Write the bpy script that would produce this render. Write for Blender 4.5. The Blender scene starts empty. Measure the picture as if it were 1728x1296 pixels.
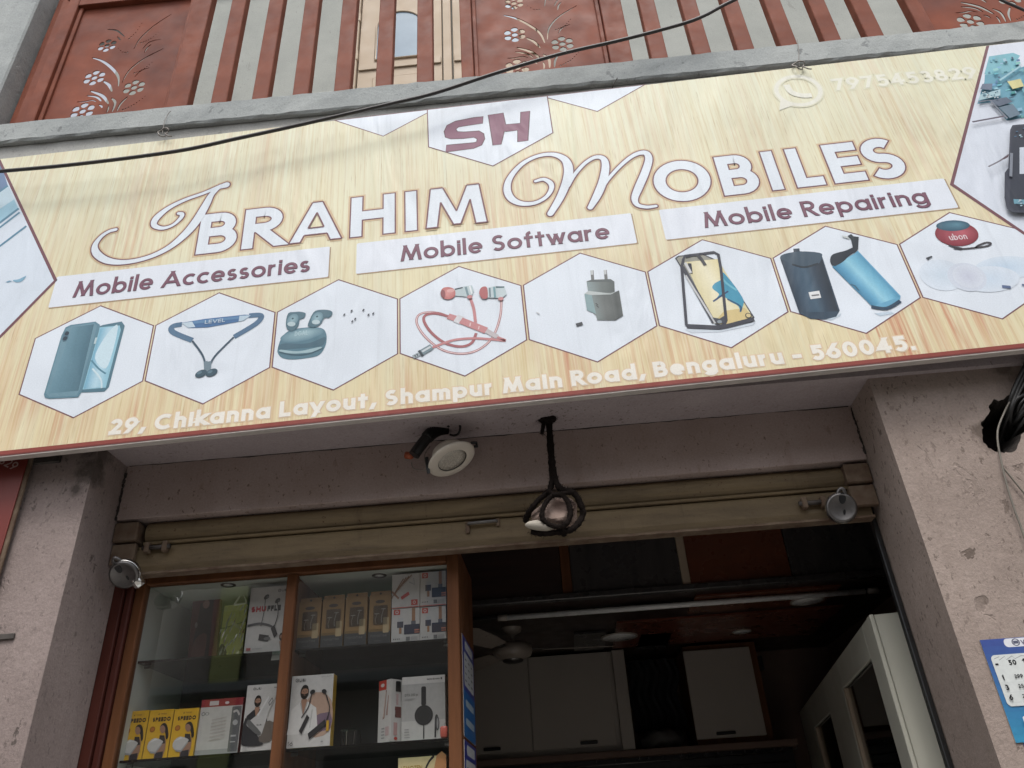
import bpy, bmesh, math, random
from mathutils import Vector, Matrix
random.seed(7)
R = math.radians
scene = bpy.context.scene
COL = scene.collection

# ------------------------------------------------------------------ camera
# the world: X along the facade, Y into the shop, Z up. The lens stands at (0, 0, 1.5).
EYE = 1.5
FPX = 1298.0                                    # focal length in pixels of a 1728 x 1296 frame
AX = Vector((0.99566527, -0.08582242, -0.03584933))   # facade axes seen from the lens (right, down, forward)
AY = Vector((0.07461607, 0.50694537, 0.85874259))
AZ = Vector((-0.05552572, -0.85769511, 0.51115163))
cam_data = bpy.data.cameras.new('camera')
cam_data.sensor_fit = 'HORIZONTAL'; cam_data.sensor_width = 36.0
cam_data.lens = 36.0 * FPX / 1728.0
cam_data.clip_start = 0.05; cam_data.clip_end = 2000
cam = bpy.data.objects.new('camera', cam_data); COL.objects.link(cam)
rot = Matrix(((AX[0], -AX[1], -AX[2]), (AY[0], -AY[1], -AY[2]), (AZ[0], -AZ[1], -AZ[2])))
cam.matrix_world = Matrix.Translation((0, 0, EYE)) @ rot.to_4x4()
scene.camera = cam

# ------------------------------------------------------------------ sky, sun, exposure
SUN_EL, SUN_AZ = 63.0, 8.0                      # high, soft, in front of the shop
world = bpy.data.worlds.new('World'); scene.world = world; world.use_nodes = True
nt = world.node_tree; nt.nodes.clear()
sky = nt.nodes.new('ShaderNodeTexSky'); sky.sky_type = 'NISHITA'; sky.sun_disc = False
sky.sun_elevation = R(SUN_EL); sky.sun_rotation = R(180 + SUN_AZ)
sky.air_density = 1.0; sky.dust_density = 4.0; sky.ozone_density = 1.0
bg = nt.nodes.new('ShaderNodeBackground'); bg.inputs['Strength'].default_value = 0.15
wo = nt.nodes.new('ShaderNodeOutputWorld')
hs = nt.nodes.new('ShaderNodeHueSaturation'); hs.inputs['Saturation'].default_value = 0.30; hs.inputs['Value'].default_value = 1.25   # thin white overcast
nt.links.new(sky.outputs[0], hs.inputs['Color']); nt.links.new(hs.outputs[0], bg.inputs[0]); nt.links.new(bg.outputs[0], wo.inputs[0])
sd = bpy.data.lights.new('sun', 'SUN'); sd.energy = 1.5; sd.angle = R(14); sd.color = (1.0, 0.975, 0.94)
sun = bpy.data.objects.new('sun', sd); COL.objects.link(sun)
e_, a_ = R(SUN_EL), R(SUN_AZ)
sdir = Vector((-math.sin(a_) * math.cos(e_), math.cos(a_) * math.cos(e_), -math.sin(e_)))
sun.rotation_euler = sdir.to_track_quat('-Z', 'Y').to_euler(); sun.location = (3, -8, 20)
vs = scene.view_settings
vs.view_transform = 'Standard'; vs.look = 'None'; vs.gamma = 1.0; vs.use_curve_mapping = False
vs.exposure = 0.30

# ------------------------------------------------------------------ helpers
def lin(c):
    c = c / 255.0
    return c / 12.92 if c <= 0.04045 else ((c + 0.055) / 1.055) ** 2.4
def rgb(r, g, b): return (lin(r), lin(g), lin(b), 1.0)
def ray(px, py):
    d = Vector((px - 864.0, py - 648.0, FPX))
    return Vector((AX.dot(d), AY.dot(d), AZ.dot(d)))
def at(px, py, Y):
    """the point of the plane at depth Y that the photograph shows at (px, py)"""
    d = ray(px, py); d *= Y / d.y
    return Vector((d.x, d.y, d.z + EYE))
def atz(px, py, z):
    d = ray(px, py); d *= (z - EYE) / d.z
    return Vector((d.x, d.y, d.z + EYE))
def zoom(ox, oy, k, pts): return [(ox + x / k, oy + y / k) for x, y in pts]
MW = {}
def thing(name, label, cat, loc=(0, 0, 0), group=None, rot=None):
    o = bpy.data.objects.new(name, None); COL.objects.link(o); o.empty_display_size = 0.05
    m = Matrix.Translation(loc)
    if rot is not None: m = m @ rot.to_4x4()
    o.matrix_world = m; MW[o.name] = m
    tag(o, label, cat, group)
    return o
def tag(o, label=None, cat=None, group=None, kind=None):
    if label: o['label'] = label
    if cat: o['category'] = cat
    if group: o['group'] = group
    if kind: o['kind'] = kind
    return o
def finish(name, bm, mat, parent=None, smooth=False, local=False):
    """link a bmesh (world coordinates unless local) as one mesh object under its parent"""
    me = bpy.data.meshes.new(name)
    if parent is not None and not local:
        bm.transform(MW[parent.name].inverted())
    bmesh.ops.recalc_face_normals(bm, faces=bm.faces) if smooth != 'keep' else None
    bm.to_mesh(me); bm.free()
    if mat is not None: me.materials.append(mat)
    if smooth is True:
        for p in me.polygons: p.use_smooth = True
    o = bpy.data.objects.new(name, me); COL.objects.link(o)
    if parent is not None:
        o.parent = parent; MW[o.name] = MW[parent.name]
    else: MW[o.name] = Matrix.Identity(4)
    return o
def single(name, bm, mat, label, cat, group=None, smooth=False, kind=None):
    """a thing that is one mesh, origin at its base"""
    vs_ = [v.co for v in bm.verts]
    c = Vector(((min(v.x for v in vs_) + max(v.x for v in vs_)) / 2, (min(v.y for v in vs_) + max(v.y for v in vs_)) / 2, min(v.z for v in vs_)))
    bm.transform(Matrix.Translation(-c))
    o = finish(name, bm, mat, None, smooth); o.location = c; MW[o.name] = Matrix.Translation(c)
    return tag(o, label, cat, group, kind)
def add_box(bm, x0, x1, y0, y1, z0, z1, bevel=0.0, seg=1):
    r = bmesh.ops.create_cube(bm, size=1.0)
    for v in r['verts']:
        v.co = Vector(((x0 + x1) / 2 + v.co.x * (x1 - x0), (y0 + y1) / 2 + v.co.y * (y1 - y0), (z0 + z1) / 2 + v.co.z * (z1 - z0)))
    if bevel:
        es = list({e for v in r['verts'] for e in v.link_edges})
        bmesh.ops.bevel(bm, geom=es, offset=bevel, segments=seg, profile=0.5, affect='EDGES')
    return bm
def box(*a, **k): return add_box(bmesh.new(), *a, **k)
def add_tube(bm, pts, rad, n=8, cap=True, flat=1.0):
    pts = [Vector(p) for p in pts]; rings = []
    rr = rad if isinstance(rad, (list, tuple)) else [rad] * len(pts)
    prev = None
    for i, p in enumerate(pts):
        t = (pts[min(i + 1, len(pts) - 1)] - pts[max(i - 1, 0)]).normalized()
        if prev is None:
            a = Vector((0, 0, 1)) if abs(t.z) < 0.9 else Vector((1, 0, 0))
            u = t.cross(a).normalized()
        else:
            u = (prev - t * prev.dot(t)).normalized()
        prev = u; w = t.cross(u)
        rings.append([bm.verts.new(p + (u * math.cos(2 * math.pi * k / n) + w * math.sin(2 * math.pi * k / n) * flat) * rr[i]) for k in range(n)])
    for a, b in zip(rings, rings[1:]):
        for k in range(n): bm.faces.new((a[k], a[(k + 1) % n], b[(k + 1) % n], b[k]))
    if cap:
        bm.faces.new(list(reversed(rings[0]))); bm.faces.new(rings[-1])
    return bm
def tube(*a, **k): return add_tube(bmesh.new(), *a, **k)
def lathe(prof, mat4, n=32, bm=None):
    """profile [(r, h)] turned about local Z, then placed by mat4"""
    bm = bm or bmesh.new(); rings = []
    for r, h in prof:
        if r < 1e-6: rings.append([bm.verts.new(mat4 @ Vector((0, 0, h)))])
        else: rings.append([bm.verts.new(mat4 @ Vector((r * math.cos(2 * math.pi * k / n), r * math.sin(2 * math.pi * k / n), h))) for k in range(n)])
    for a, b in zip(rings, rings[1:]):
        for k in range(n):
            k2 = (k + 1) % n
            if len(a) == 1 and len(b) == 1: continue
            if len(a) == 1: bm.faces.new((a[0], b[k], b[k2]))
            elif len(b) == 1: bm.faces.new((a[k], a[k2], b[0]))
            else: bm.faces.new((a[k], a[k2], b[k2], b[k]))
    return bm
def prism(pts, y0, y1, axis='y', bm=None):
    """polygon [(a, b)] extruded along an axis"""
    bm = bm or bmesh.new()
    f = {'y': lambda a, b, c: (a, c, b), 'x': lambda a, b, c: (c, a, b), 'z': lambda a, b, c: (a, b, c)}[axis]
    A = [bm.verts.new(f(a, b, y0)) for a, b in pts]; B = [bm.verts.new(f(a, b, y1)) for a, b in pts]
    n = len(pts)
    bm.faces.new(A); bm.faces.new(list(reversed(B)))
    for i in range(n): bm.faces.new((A[i], B[i], B[(i + 1) % n], A[(i + 1) % n]))
    return bm
def curve(pts, n=8, closed=False):
    """Catmull-Rom through the points (tuples of any length)"""
    out = []; m = len(pts)
    for i in range(m if closed else m - 1):
        p = [pts[(i + k) % m] if closed else pts[min(max(i + k, 0), m - 1)] for k in (-1, 0, 1, 2)]
        for j in range(n):
            t = j / n
            out.append(tuple(0.5 * (2 * b + (c - a) * t + (2 * a - 5 * b + 4 * c - d) * t * t + (3 * b - a - 3 * c + d) * t ** 3) for a, b, c, d in zip(*p)))
    if not closed: out.append(tuple(pts[-1]))
    return out
def sheet_xz(x0, x1, y, z0, z1):
    bm = bmesh.new(); bm.faces.new([bm.verts.new(p) for p in ((x0, y, z0), (x1, y, z0), (x1, y, z1), (x0, y, z1))]); return bm
def basis(n, up=(0, 0, 1)):
    n = Vector(n).normalized(); u = Vector(up).cross(n).normalized(); v = n.cross(u)
    return Matrix(((u.x, v.x, n.x), (u.y, v.y, n.y), (u.z, v.z, n.z)))

# ------------------------------------------------------------------ materials
class NT:
    def __init__(s, name):
        s.m = bpy.data.materials.new(name); s.m.use_nodes = True
        s.t = s.m.node_tree; s.b = s.t.nodes['Principled BSDF']; s.out = s.t.nodes['Material Output']
        s.tc = s.t.nodes.new('ShaderNodeTexCoord')
    def n(s, typ, **k):
        o = s.t.nodes.new(typ)
        for a, v in k.items(): setattr(o, a, v)
        return o
    def l(s, a, b): s.t.links.new(a, b)
    def noise(s, scale, detail=4, rough=0.55, stretch=(1, 1, 1), loc=(0, 0, 0), dist=0.0):
        mp = s.n('ShaderNodeMapping'); mp.inputs['Scale'].default_value = stretch; mp.inputs['Location'].default_value = loc
        s.l(s.tc.outputs['Object'], mp.inputs['Vector'])
        nz = s.n('ShaderNodeTexNoise'); nz.inputs['Scale'].default_value = scale; nz.inputs['Detail'].default_value = detail
        nz.inputs['Roughness'].default_value = rough; nz.inputs['Distortion'].default_value = dist
        s.l(mp.outputs[0], nz.inputs['Vector']); return nz.outputs['Fac']
    def ramp(s, fac, lo, hi, a=0.0, b=1.0):
        r = s.n('ShaderNodeMapRange'); r.inputs['From Min'].default_value = lo; r.inputs['From Max'].default_value = hi
        r.inputs['To Min'].default_value = a; r.inputs['To Max'].default_value = b
        s.l(fac, r.inputs['Value']); return r.outputs['Result']
    def math(s, op, a, b):
        m = s.n('ShaderNodeMath', operation=op)
        for i, x in enumerate((a, b)):
            if isinstance(x, (int, float)): m.inputs[i].default_value = x
            else: s.l(x, m.inputs[i])
        return m.outputs[0]
    def mix(s, fac, a, b, blend='MIX'):
        m = s.n('ShaderNodeMix', data_type='RGBA', blend_type=blend)
        for i, x in ((0, fac), (6, a), (7, b)):
            if isinstance(x, (int, float)): m.inputs[i].default_value = x
            elif isinstance(x, tuple): m.inputs[i].default_value = x
            else: s.l(x, m.inputs[i])
        return m.outputs[2]
    def bump(s, h, strength=0.3, dist=0.01):
        b = s.n('ShaderNodeBump'); b.inputs['Strength'].default_value = strength; b.inputs['Distance'].default_value = dist
        s.l(h, b.inputs['Height']); s.l(b.outputs[0], s.b.inputs['Normal'])
    def setp(s, rough=None, metal=None, spec=None):
        if rough is not None: s.b.inputs['Roughness'].default_value = rough
        if metal is not None: s.b.inputs['Metallic'].default_value = metal
        if spec is not None: s.b.inputs['Specular IOR Level'].default_value = spec
    def color(s, c):
        if isinstance(c, tuple): s.b.inputs['Base Color'].default_value = c
        else: s.l(c, s.b.inputs['Base Color'])
def dk(c, k): return (c[0] * k, c[1] * k, c[2] * k, 1.0)
def simple(name, c, rough=0.6, metal=0.0, var=0.25, vs=6.0, bump=0.0, bs=60.0, spec=0.5, stretch=(1, 1, 1), c2=None, streak=None):
    s = NT(name); s.setp(rough, metal, spec)
    f = s.ramp(s.noise(vs, 5, 0.6, stretch), 0.3, 0.7)
    col = s.mix(f, c, c2 or dk(c, 1 - var))
    if streak:
        g = s.ramp(s.noise(streak[0], 6, 0.7, streak[1]), streak[2], streak[2] + 0.08, 0, streak[4])
        col = s.mix(g, col, streak[3])
    s.color(col)
    s.l(s.ramp(s.noise(vs * 3, 3), 0.3, 0.7, max(0.02, rough - 0.08), min(1, rough + 0.08)), s.b.inputs['Roughness'])
    if bump: s.bump(s.noise(bs, 5, 0.6, stretch), bump, 0.004)
    return s.m
def plaster(name, c, c2, spot, seed=0, spots=0.62, bump=0.5, stains=()):
    """painted cement: cloudy tone, rough relief, dark chips and scuffs with shapes of their own"""
    s = NT(name); s.setp(0.92, 0, 0.25)
    f = s.ramp(s.noise(3.1, 6, 0.6, loc=(seed, 0, 0)), 0.32, 0.68)
    col = s.mix(f, c, c2)
    fine = s.ramp(s.noise(140, 3, 0.7, loc=(seed, 1, 0)), 0.35, 0.75, 0.86, 1.08)
    mul = s.n('ShaderNodeCombineColor')
    for i in range(3): s.l(fine, mul.inputs[i])
    col = s.mix(1.0, col, mul.outputs[0], 'MULTIPLY')
    g = s.ramp(s.noise(16, 4, 0.62, (1.0, 1.0, 0.7), (seed, 3, 2), 0.4), spots, spots + 0.03, 0, 0.75)
    area = s.ramp(s.noise(2.4, 2, 0.5, loc=(seed, 7, 5)), 0.42, 0.6)
    col = s.mix(s.math('MULTIPLY', g, area), col, spot)
    g2 = s.ramp(s.noise(70, 3, 0.6, (1.0, 1.0, 0.6), (seed, 5, 9)), 0.615, 0.66, 0, 0.7)
    area2 = s.ramp(s.noise(1.7, 3, 0.6, loc=(seed, 9, 1)), 0.40, 0.62, 0.12, 1.0)
    col = s.mix(s.math('MULTIPLY', g2, area2), col, spot)
    g3 = s.ramp(s.noise(26, 5, 0.7, (1, 1, 0.35), (seed, 4, 7), 0.6), 0.64, 0.70, 0, 0.35)
    col = s.mix(g3, col, dk(spot, 1.6))
    for (p, rad) in stains:                               # damp marks where the plaster has blown
        vm = s.n('ShaderNodeVectorMath', operation='DISTANCE'); s.l(s.tc.outputs['Object'], vm.inputs[0]); vm.inputs[1].default_value = p
        m_ = s.ramp(s.math('ADD', s.math('DIVIDE', vm.outputs['Value'], rad), s.math('MULTIPLY', s.noise(13, 5, 0.7, loc=(seed, 2, 2)), 1.5)), 1.45, 1.1, 0, .75)
        col = s.mix(m_, col, spot)
    s.color(col)
    drip = s.ramp(s.noise(1.0, 4, 0.6, (9, 9, 0.7), (seed, 6, 3)), 0.55, 0.75, 0, 0.22)
    s.color(s.mix(drip, col, dk(spot, 1.7)))              # old run marks down the wall
    h = s.math('ADD', s.math('MULTIPLY', s.noise(38, 7, 0.75, loc=(seed, 0, 4)), 1.0), s.math('MULTIPLY', g, -0.6))
    h = s.math('ADD', h, s.math('MULTIPLY', s.noise(6, 3, 0.5, loc=(seed, 1, 6)), 1.5))
    s.bump(h, bump, 0.009)
    return s.m
M = {}
M['pillar_r'] = plaster('pillar_plaster', (0.37, 0.300, 0.262, 1), (0.285, 0.228, 0.197, 1), (0.10, 0.075, 0.06, 1), 3, 0.635, stains=((tuple(at(1690, 620, 2.31) - Vector((0, 2.4, 0))), .06), (tuple(at(1668, 735, 2.31) - Vector((0, 2.4, 0))), .09)))
M['pillar_l'] = plaster('left_pillar_plaster', (0.335, 0.272, 0.252, 1), (0.26, 0.208, 0.192, 1), (0.07, 0.058, 0.05, 1), 11, 0.635, stains=((tuple(at(158, 800, 2.33) - Vector((0, 2.4, 0))), .09), (tuple(at(165, 770, 2.36) - Vector((0, 2.4, 0))), .10), (tuple(at(128, 826, 2.31) - Vector((0, 2.4, 0))), .045)))
M['lintel'] = plaster('lintel_plaster', (0.44, 0.355, 0.33, 1), (0.36, 0.28, 0.25, 1), (0.11, 0.07, 0.05, 1), 20, 0.71, 0.15)
M['soffit'] = plaster('soffit_plaster', (0.43, 0.37, 0.375, 1), (0.37, 0.315, 0.32, 1), (0.12, 0.09, 0.08, 1), 31, 0.74, 0.1)
M['concrete'] = plaster('ledge_concrete', (0.41, 0.43, 0.42, 1), (0.29, 0.31, 0.31, 1), (0.18, 0.19, 0.19, 1), 5, 0.64, 0.4)
M['fascia'] = plaster('fascia_plaster', (0.42, 0.42, 0.40, 1), (0.33, 0.33, 0.31, 1), (0.22, 0.22, 0.20, 1), 6, 0.66, 0.2)
M['backwall'] = plaster('balcony_plaster', (0.39, 0.40, 0.37, 1), (0.32, 0.332, 0.308, 1), (0.24, 0.24, 0.22, 1), 8, 0.66, 0.2)
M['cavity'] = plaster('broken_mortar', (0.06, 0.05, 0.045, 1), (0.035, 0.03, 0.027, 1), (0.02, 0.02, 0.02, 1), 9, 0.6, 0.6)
M['rail'] = simple('red_oxide_paint', rgb(132, 74, 54), 0.66, 0, 0.3, 5, 0.06, 90, 0.2, c2=rgb(100, 52, 38), streak=(55, (1, 1, 0.25), 0.73, rgb(196, 150, 128), 0.7))
M['panel'] = simple('red_oxide_sheet', rgb(134, 70, 47), 0.66, 0, 0.3, 3.2, 0.05, 20, 0.22, c2=rgb(92, 48, 37), streak=(40, (1, 1, 0.3), 0.74, rgb(190, 140, 115), 0.7))
M['cream_wood'] = simple('cream_painted_wood', rgb(180, 162, 140), 0.7, 0, 0.12, 3, 0.05, 60)
M['white_metal'] = simple('white_frame_metal', (0.62, 0.57, 0.53, 1), 0.5, 0, 0.25, 9)
M['black_rubber'] = simple('black_rubber', (0.02, 0.019, 0.018, 1), 0.5, 0, 0.3, 30)
M['cable'] = simple('weathered_cable', (0.035, 0.030, 0.030, 1), 0.42, 0, 0.3, 40)
M['wire'] = simple('bare_wire', (0.22, 0.20, 0.18, 1), 0.5, 0.6, 0.3, 40)
M['grey_wire'] = simple('grey_wire', (0.19, 0.17, 0.14, 1), 0.5, 0, 0.3, 40)
M['rope'] = simple('black_jute_rope', (0.018, 0.013, 0.011, 1), 0.95, 0, 0.6, 120, 0.8, 160, 0.1)
M['stone'] = simple('pale_stone', (0.46, 0.35, 0.29, 1), 0.75, 0, 0.5, 14, 0.5, 40, c2=(0.20, 0.125, 0.10, 1))
M['stone_pale'] = simple('chipped_stone', (0.42, 0.38, 0.32, 1), 0.8, 0, 0.3, 20, 0.3, 60)
def shutter_mat():
    s = NT('shutter_paint'); s.setp(0.6, 0, 0.3)
    col = s.mix(s.ramp(s.noise(2.2, 5, 0.65, (0.6, 1, 2)), 0.3, 0.7), (0.205, 0.150, 0.082, 1), (0.145, 0.105, 0.060, 1))
    soot = s.ramp(s.noise(1.0, 5, 0.7, (3, 1, 26), (4, 0, 2), 0.3), 0.46, 0.72, 0, 0.55); col = s.mix(soot, col, (0.055, 0.040, 0.026, 1))
    run = s.ramp(s.noise(1.0, 5, 0.7, (24, 1, 2.5), (1, 0, 7)), 0.58, 0.72, 0, 0.4); col = s.mix(run, col, (0.07, 0.048, 0.030, 1))
    pit = s.ramp(s.noise(75, 4, 0.65, loc=(3, 3, 0)), 0.64, 0.69, 0, 0.8); col = s.mix(pit, col, (0.075, 0.035, 0.018, 1))
    s.color(col); s.bump(s.math('ADD', s.noise(60, 5, 0.6), s.math('MULTIPLY', s.noise(5, 3, 0.5), 3.0)), 0.25, 0.006); return s.m
M['shutter'] = shutter_mat()
M['shutter_rust'] = simple('shutter_rust', (0.20, 0.15, 0.105, 1), 0.75, 0.1, 0.5, 18, 0.3, 80, 0.3, c2=(0.10, 0.06, 0.04, 1))
M['iron'] = simple('dull_iron', (0.12, 0.105, 0.095, 1), 0.6, 0.5, 0.5, 14, 0.2, 60)
M['steel'] = simple('worn_steel', (0.22, 0.21, 0.205, 1), 0.45, 1.0, 0.3, 25, 0.05, 80)
M['chrome'] = simple('bright_steel', (0.75, 0.74, 0.72, 1), 0.15, 1.0, 0.1, 25)
M['maroon_wood'] = simple('maroon_laminate', (0.085, 0.024, 0.017, 1), 0.5, 0, 0.4, 3, 0.05, 80, 0.2, (6, 6, 0.6))
M['brown_wood'] = simple('brown_laminate', (0.165, 0.068, 0.030, 1), 0.55, 0, 0.4, 3, 0.05, 80, 0.15, (8, 8, 0.7))
M['red_wood'] = simple('red_brown_laminate', (0.16, 0.045, 0.024, 1), 0.3, 0, 0.35, 3, 0.0, 80, 0.5, (1, 8, 8))
M['dark_wood'] = simple('dark_wenge_laminate', (0.045, 0.024, 0.018, 1), 0.4, 0, 0.6, 4, 0.05, 60, 0.5, (0.6, 8, 8), (0.02, 0.012, 0.01, 1))
M['slate'] = simple('dark_slate_laminate', (0.030, 0.029, 0.029, 1), 0.3, 0, 0.5, 4, 0.0, 60, 0.5, (8, 8, 0.8), (0.055, 0.05, 0.048, 1))
M['orange_wood'] = simple('orange_laminate', (0.14, 0.042, 0.018, 1), 0.3, 0, 0.3, 3, 0.0, 60, 0.5, (1, 6, 6))
M['laminate_white'] = simple('off_white_laminate', (0.42, 0.38, 0.335, 1), 0.4, 0, 0.08, 3)
M['cab_inner'] = simple('cabinet_grey_laminate', (0.60, 0.63, 0.58, 1), 0.5, 0, 0.12, 3)
M['cab_back'] = simple('cabinet_back_board', (0.05, 0.05, 0.052, 1), 0.5, 0, 0.3, 3)
M['case_white'] = simple('white_case_paint', (0.54, 0.53, 0.45, 1), 0.4, 0, 0.07, 3)
M['black'] = simple('black_plastic', (0.016, 0.016, 0.017, 1), 0.35, 0, 0.2, 20)
M['fan'] = simple('fan_enamel', (0.33, 0.28, 0.24, 1), 0.35, 0, 0.2, 8)
M['frosted'] = simple('frosted_diffuser', (0.82, 0.82, 0.80, 1), 0.3, 0, 0.05, 8)
M['lamp_white'] = simple('lamp_enamel', (0.66, 0.60, 0.52, 1), 0.4, 0, 0.12, 12)
M['asphalt'] = simple('asphalt', (0.055, 0.054, 0.052, 1), 0.9, 0, 0.3, 3, 0.4, 200)
M['paving'] = simple('cement_paving', (0.24, 0.225, 0.205, 1), 0.9, 0, 0.3, 2, 0.3, 100)
M['opp_wall'] = plaster('opposite_plaster', (0.58, 0.53, 0.47, 1), (0.50, 0.45, 0.40, 1), (0.2, 0.18, 0.15, 1), 40, 0.66)
M['opp_green'] = simple('lime_board_print', (0.62, 0.66, 0.26, 1), 0.4, 0, 0.1, 2)
M['shop_wall'] = simple('shop_inside_paint', (0.20, 0.13, 0.10, 1), 0.7, 0, 0.2, 3)
M['tile'] = simple('floor_tile', (0.30, 0.27, 0.24, 1), 0.3, 0, 0.15, 3)
M['bag_black'] = simple('dark_cloth', (0.02, 0.02, 0.024, 1), 0.8, 0, 0.4, 8, 0.3, 20)
M['grey_sack'] = simple('grey_plastic_bag', (0.22, 0.21, 0.20, 1), 0.5, 0, 0.3, 8, 0.5, 18)

def glass(name, tint=(0.975, 0.985, 0.98, 1), rough=0.02, ior=1.5):
    s = NT(name); s.t.nodes.remove(s.b)
    tr = s.n('ShaderNodeBsdfTransparent'); tr.inputs[0].default_value = tint
    gl = s.n('ShaderNodeBsdfGlossy'); gl.inputs['Roughness'].default_value = rough
    fr = s.n('ShaderNodeFresnel'); fr.inputs['IOR'].default_value = ior
    mx = s.n('ShaderNodeMixShader')
    s.l(fr.outputs[0], mx.inputs[0]); s.l(tr.outputs[0], mx.inputs[1]); s.l(gl.outputs[0], mx.inputs[2])
    s.l(mx.outputs[0], s.out.inputs['Surface']); return s.m
M['glass'] = glass('window_glass', ior=1.8)
M['shelf_glass'] = glass('green_shelf_glass', (0.62, 0.80, 0.72, 1), 0.03)
M['film'] = glass('clear_film', (0.9, 0.9, 0.88, 1), 0.08)
def blue_glass():
    s = NT('blue_reflective_glass'); s.setp(0.4, 0, 0.25)
    f = s.ramp(s.noise(9, 4), 0.35, 0.75)
    s.color(s.mix(f, (0.12, 0.19, 0.26, 1), (0.15, 0.225, 0.30, 1)))
    return s.m
M['blue_glass'] = blue_glass()
def lens_mat():
    s = NT('prismatic_lens'); s.setp(0.25, 0, 0.6)
    v = s.n('ShaderNodeTexVoronoi'); v.inputs['Scale'].default_value = 160
    s.l(s.tc.outputs['Object'], v.inputs['Vector'])
    s.color(s.mix(s.ramp(v.outputs['Distance'], 0.1, 0.6), (0.62, 0.57, 0.50, 1), (0.42, 0.39, 0.34, 1)))
    s.bump(v.outputs['Distance'], 0.5, 0.002); return s.m
M['lens'] = lens_mat()
def worn(s, col):
    """sun-faded ink with faint run marks from rain, the same across the whole board"""
    k = s.ramp(s.noise(1.4, 4, 0.6), 0.3, 0.7, 0.83, 0.92)
    run = s.ramp(s.noise(1.0, 4, 0.65, (26, 1, 0.5), (2, 0, 0)), 0.56, 0.74, 0, 0.07)
    f = s.math('SUBTRACT', k, run); c = s.n('ShaderNodeCombineColor')
    for i in range(3): s.l(f, c.inputs[i])
    return s.mix(1.0, col, c.outputs[0], 'MULTIPLY')
def vinyl_relief(s):
    """slack waves of the stretched vinyl plus its fine weave"""
    h = s.math('ADD', s.noise(1.0, 3, 0.55, (5, 1, 1.3), (7, 0, 3), 0.6), s.math('MULTIPLY', s.noise(420, 1, 0.5), 0.01))
    s.bump(h, 0.55, 0.035)
def print_mat(name, rough, weave):
    s = NT(name); s.setp(rough, 0, 0.35)
    a = s.n('ShaderNodeVertexColor'); a.layer_name = 'ink'
    f = s.ramp(s.noise(weave, 2, 0.6), 0.3, 0.7, 0.94, 1.04)
    c = s.n('ShaderNodeCombineColor')
    for i in range(3): s.l(f, c.inputs[i])
    col = s.mix(1.0, a.outputs[0], c.outputs[0], 'MULTIPLY')
    if name == 'vinyl_ink': col = worn(s, col); vinyl_relief(s)
    s.color(col); return s.m
M['vinyl_ink'] = print_mat('vinyl_ink', 0.55, 220)
M['carton_ink'] = print_mat('carton_ink', 0.32, 60)
def vinyl_wood():
    """the printed wood-grain background of the signboard"""
    s = NT('vinyl_wood_print'); s.setp(0.55, 0, 0.35)
    sep = s.n('ShaderNodeSeparateXYZ'); s.l(s.tc.outputs['Object'], sep.inputs[0])
    low = s.ramp(sep.outputs['Z'], 1.25, 0.05)
    base = s.mix(low, (0.79, 0.79, 0.605, 1), (0.79, 0.69, 0.45, 1))  # print redder below; glare wash painted into the paler top
    g1 = s.ramp(s.noise(1.0, 5, 0.62, (34, 1, 0.9), (0, 0, 0), 0.7), 0.36, 0.64)
    base = s.mix(s.math('MULTIPLY', g1, 0.30), base, (0.71, 0.61, 0.33, 1))
    g0 = s.ramp(s.noise(1.0, 4, 0.6, (13, 1, 0.6), (4, 0, 0), 1.2), 0.5, 0.72)
    base = s.mix(s.math('MULTIPLY', g0, 0.45), base, (0.80, 0.83, 0.64, 1))
    red = s.ramp(s.noise(1.0, 3, 0.55, (2.6, 1, 0.9), (3, 0, 1)), 0.42, 0.62)
    thin = s.ramp(s.noise(1.0, 5, 0.65, (52, 1, 1.1), (9, 0, 2), 0.5), 0.42, 0.68)
    amt = s.math('MULTIPLY', s.math('MULTIPLY', red, thin), s.ramp(low, 0.0, 1.0, 0.34, 1.25))
    base = s.mix(amt, base, (0.60, 0.285, 0.17, 1))
    fibre = s.ramp(s.noise(1.0, 4, 0.7, (135, 1, 2.2), (1, 0, 5), 0.35), 0.50, 0.68)
    base = s.mix(s.math('MULTIPLY', fibre, 0.46), base, (0.57, 0.41, 0.18, 1))
    dash = s.ramp(s.noise(1.0, 3, 0.6, (190, 1, 7.0), (1, 0, 9)), 0.60, 0.70)
    base = s.mix(s.math('MULTIPLY', dash, 0.5), base, (0.40, 0.25, 0.11, 1))
    base = worn(s, base)
    s.color(base); vinyl_relief(s)
    return s.m
M['vinyl_wood'] = vinyl_wood()
M['vinyl_red'] = simple('vinyl_red_edge', (0.24, 0.055, 0.035, 1), 0.55, 0, 0.25, 7)

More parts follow.
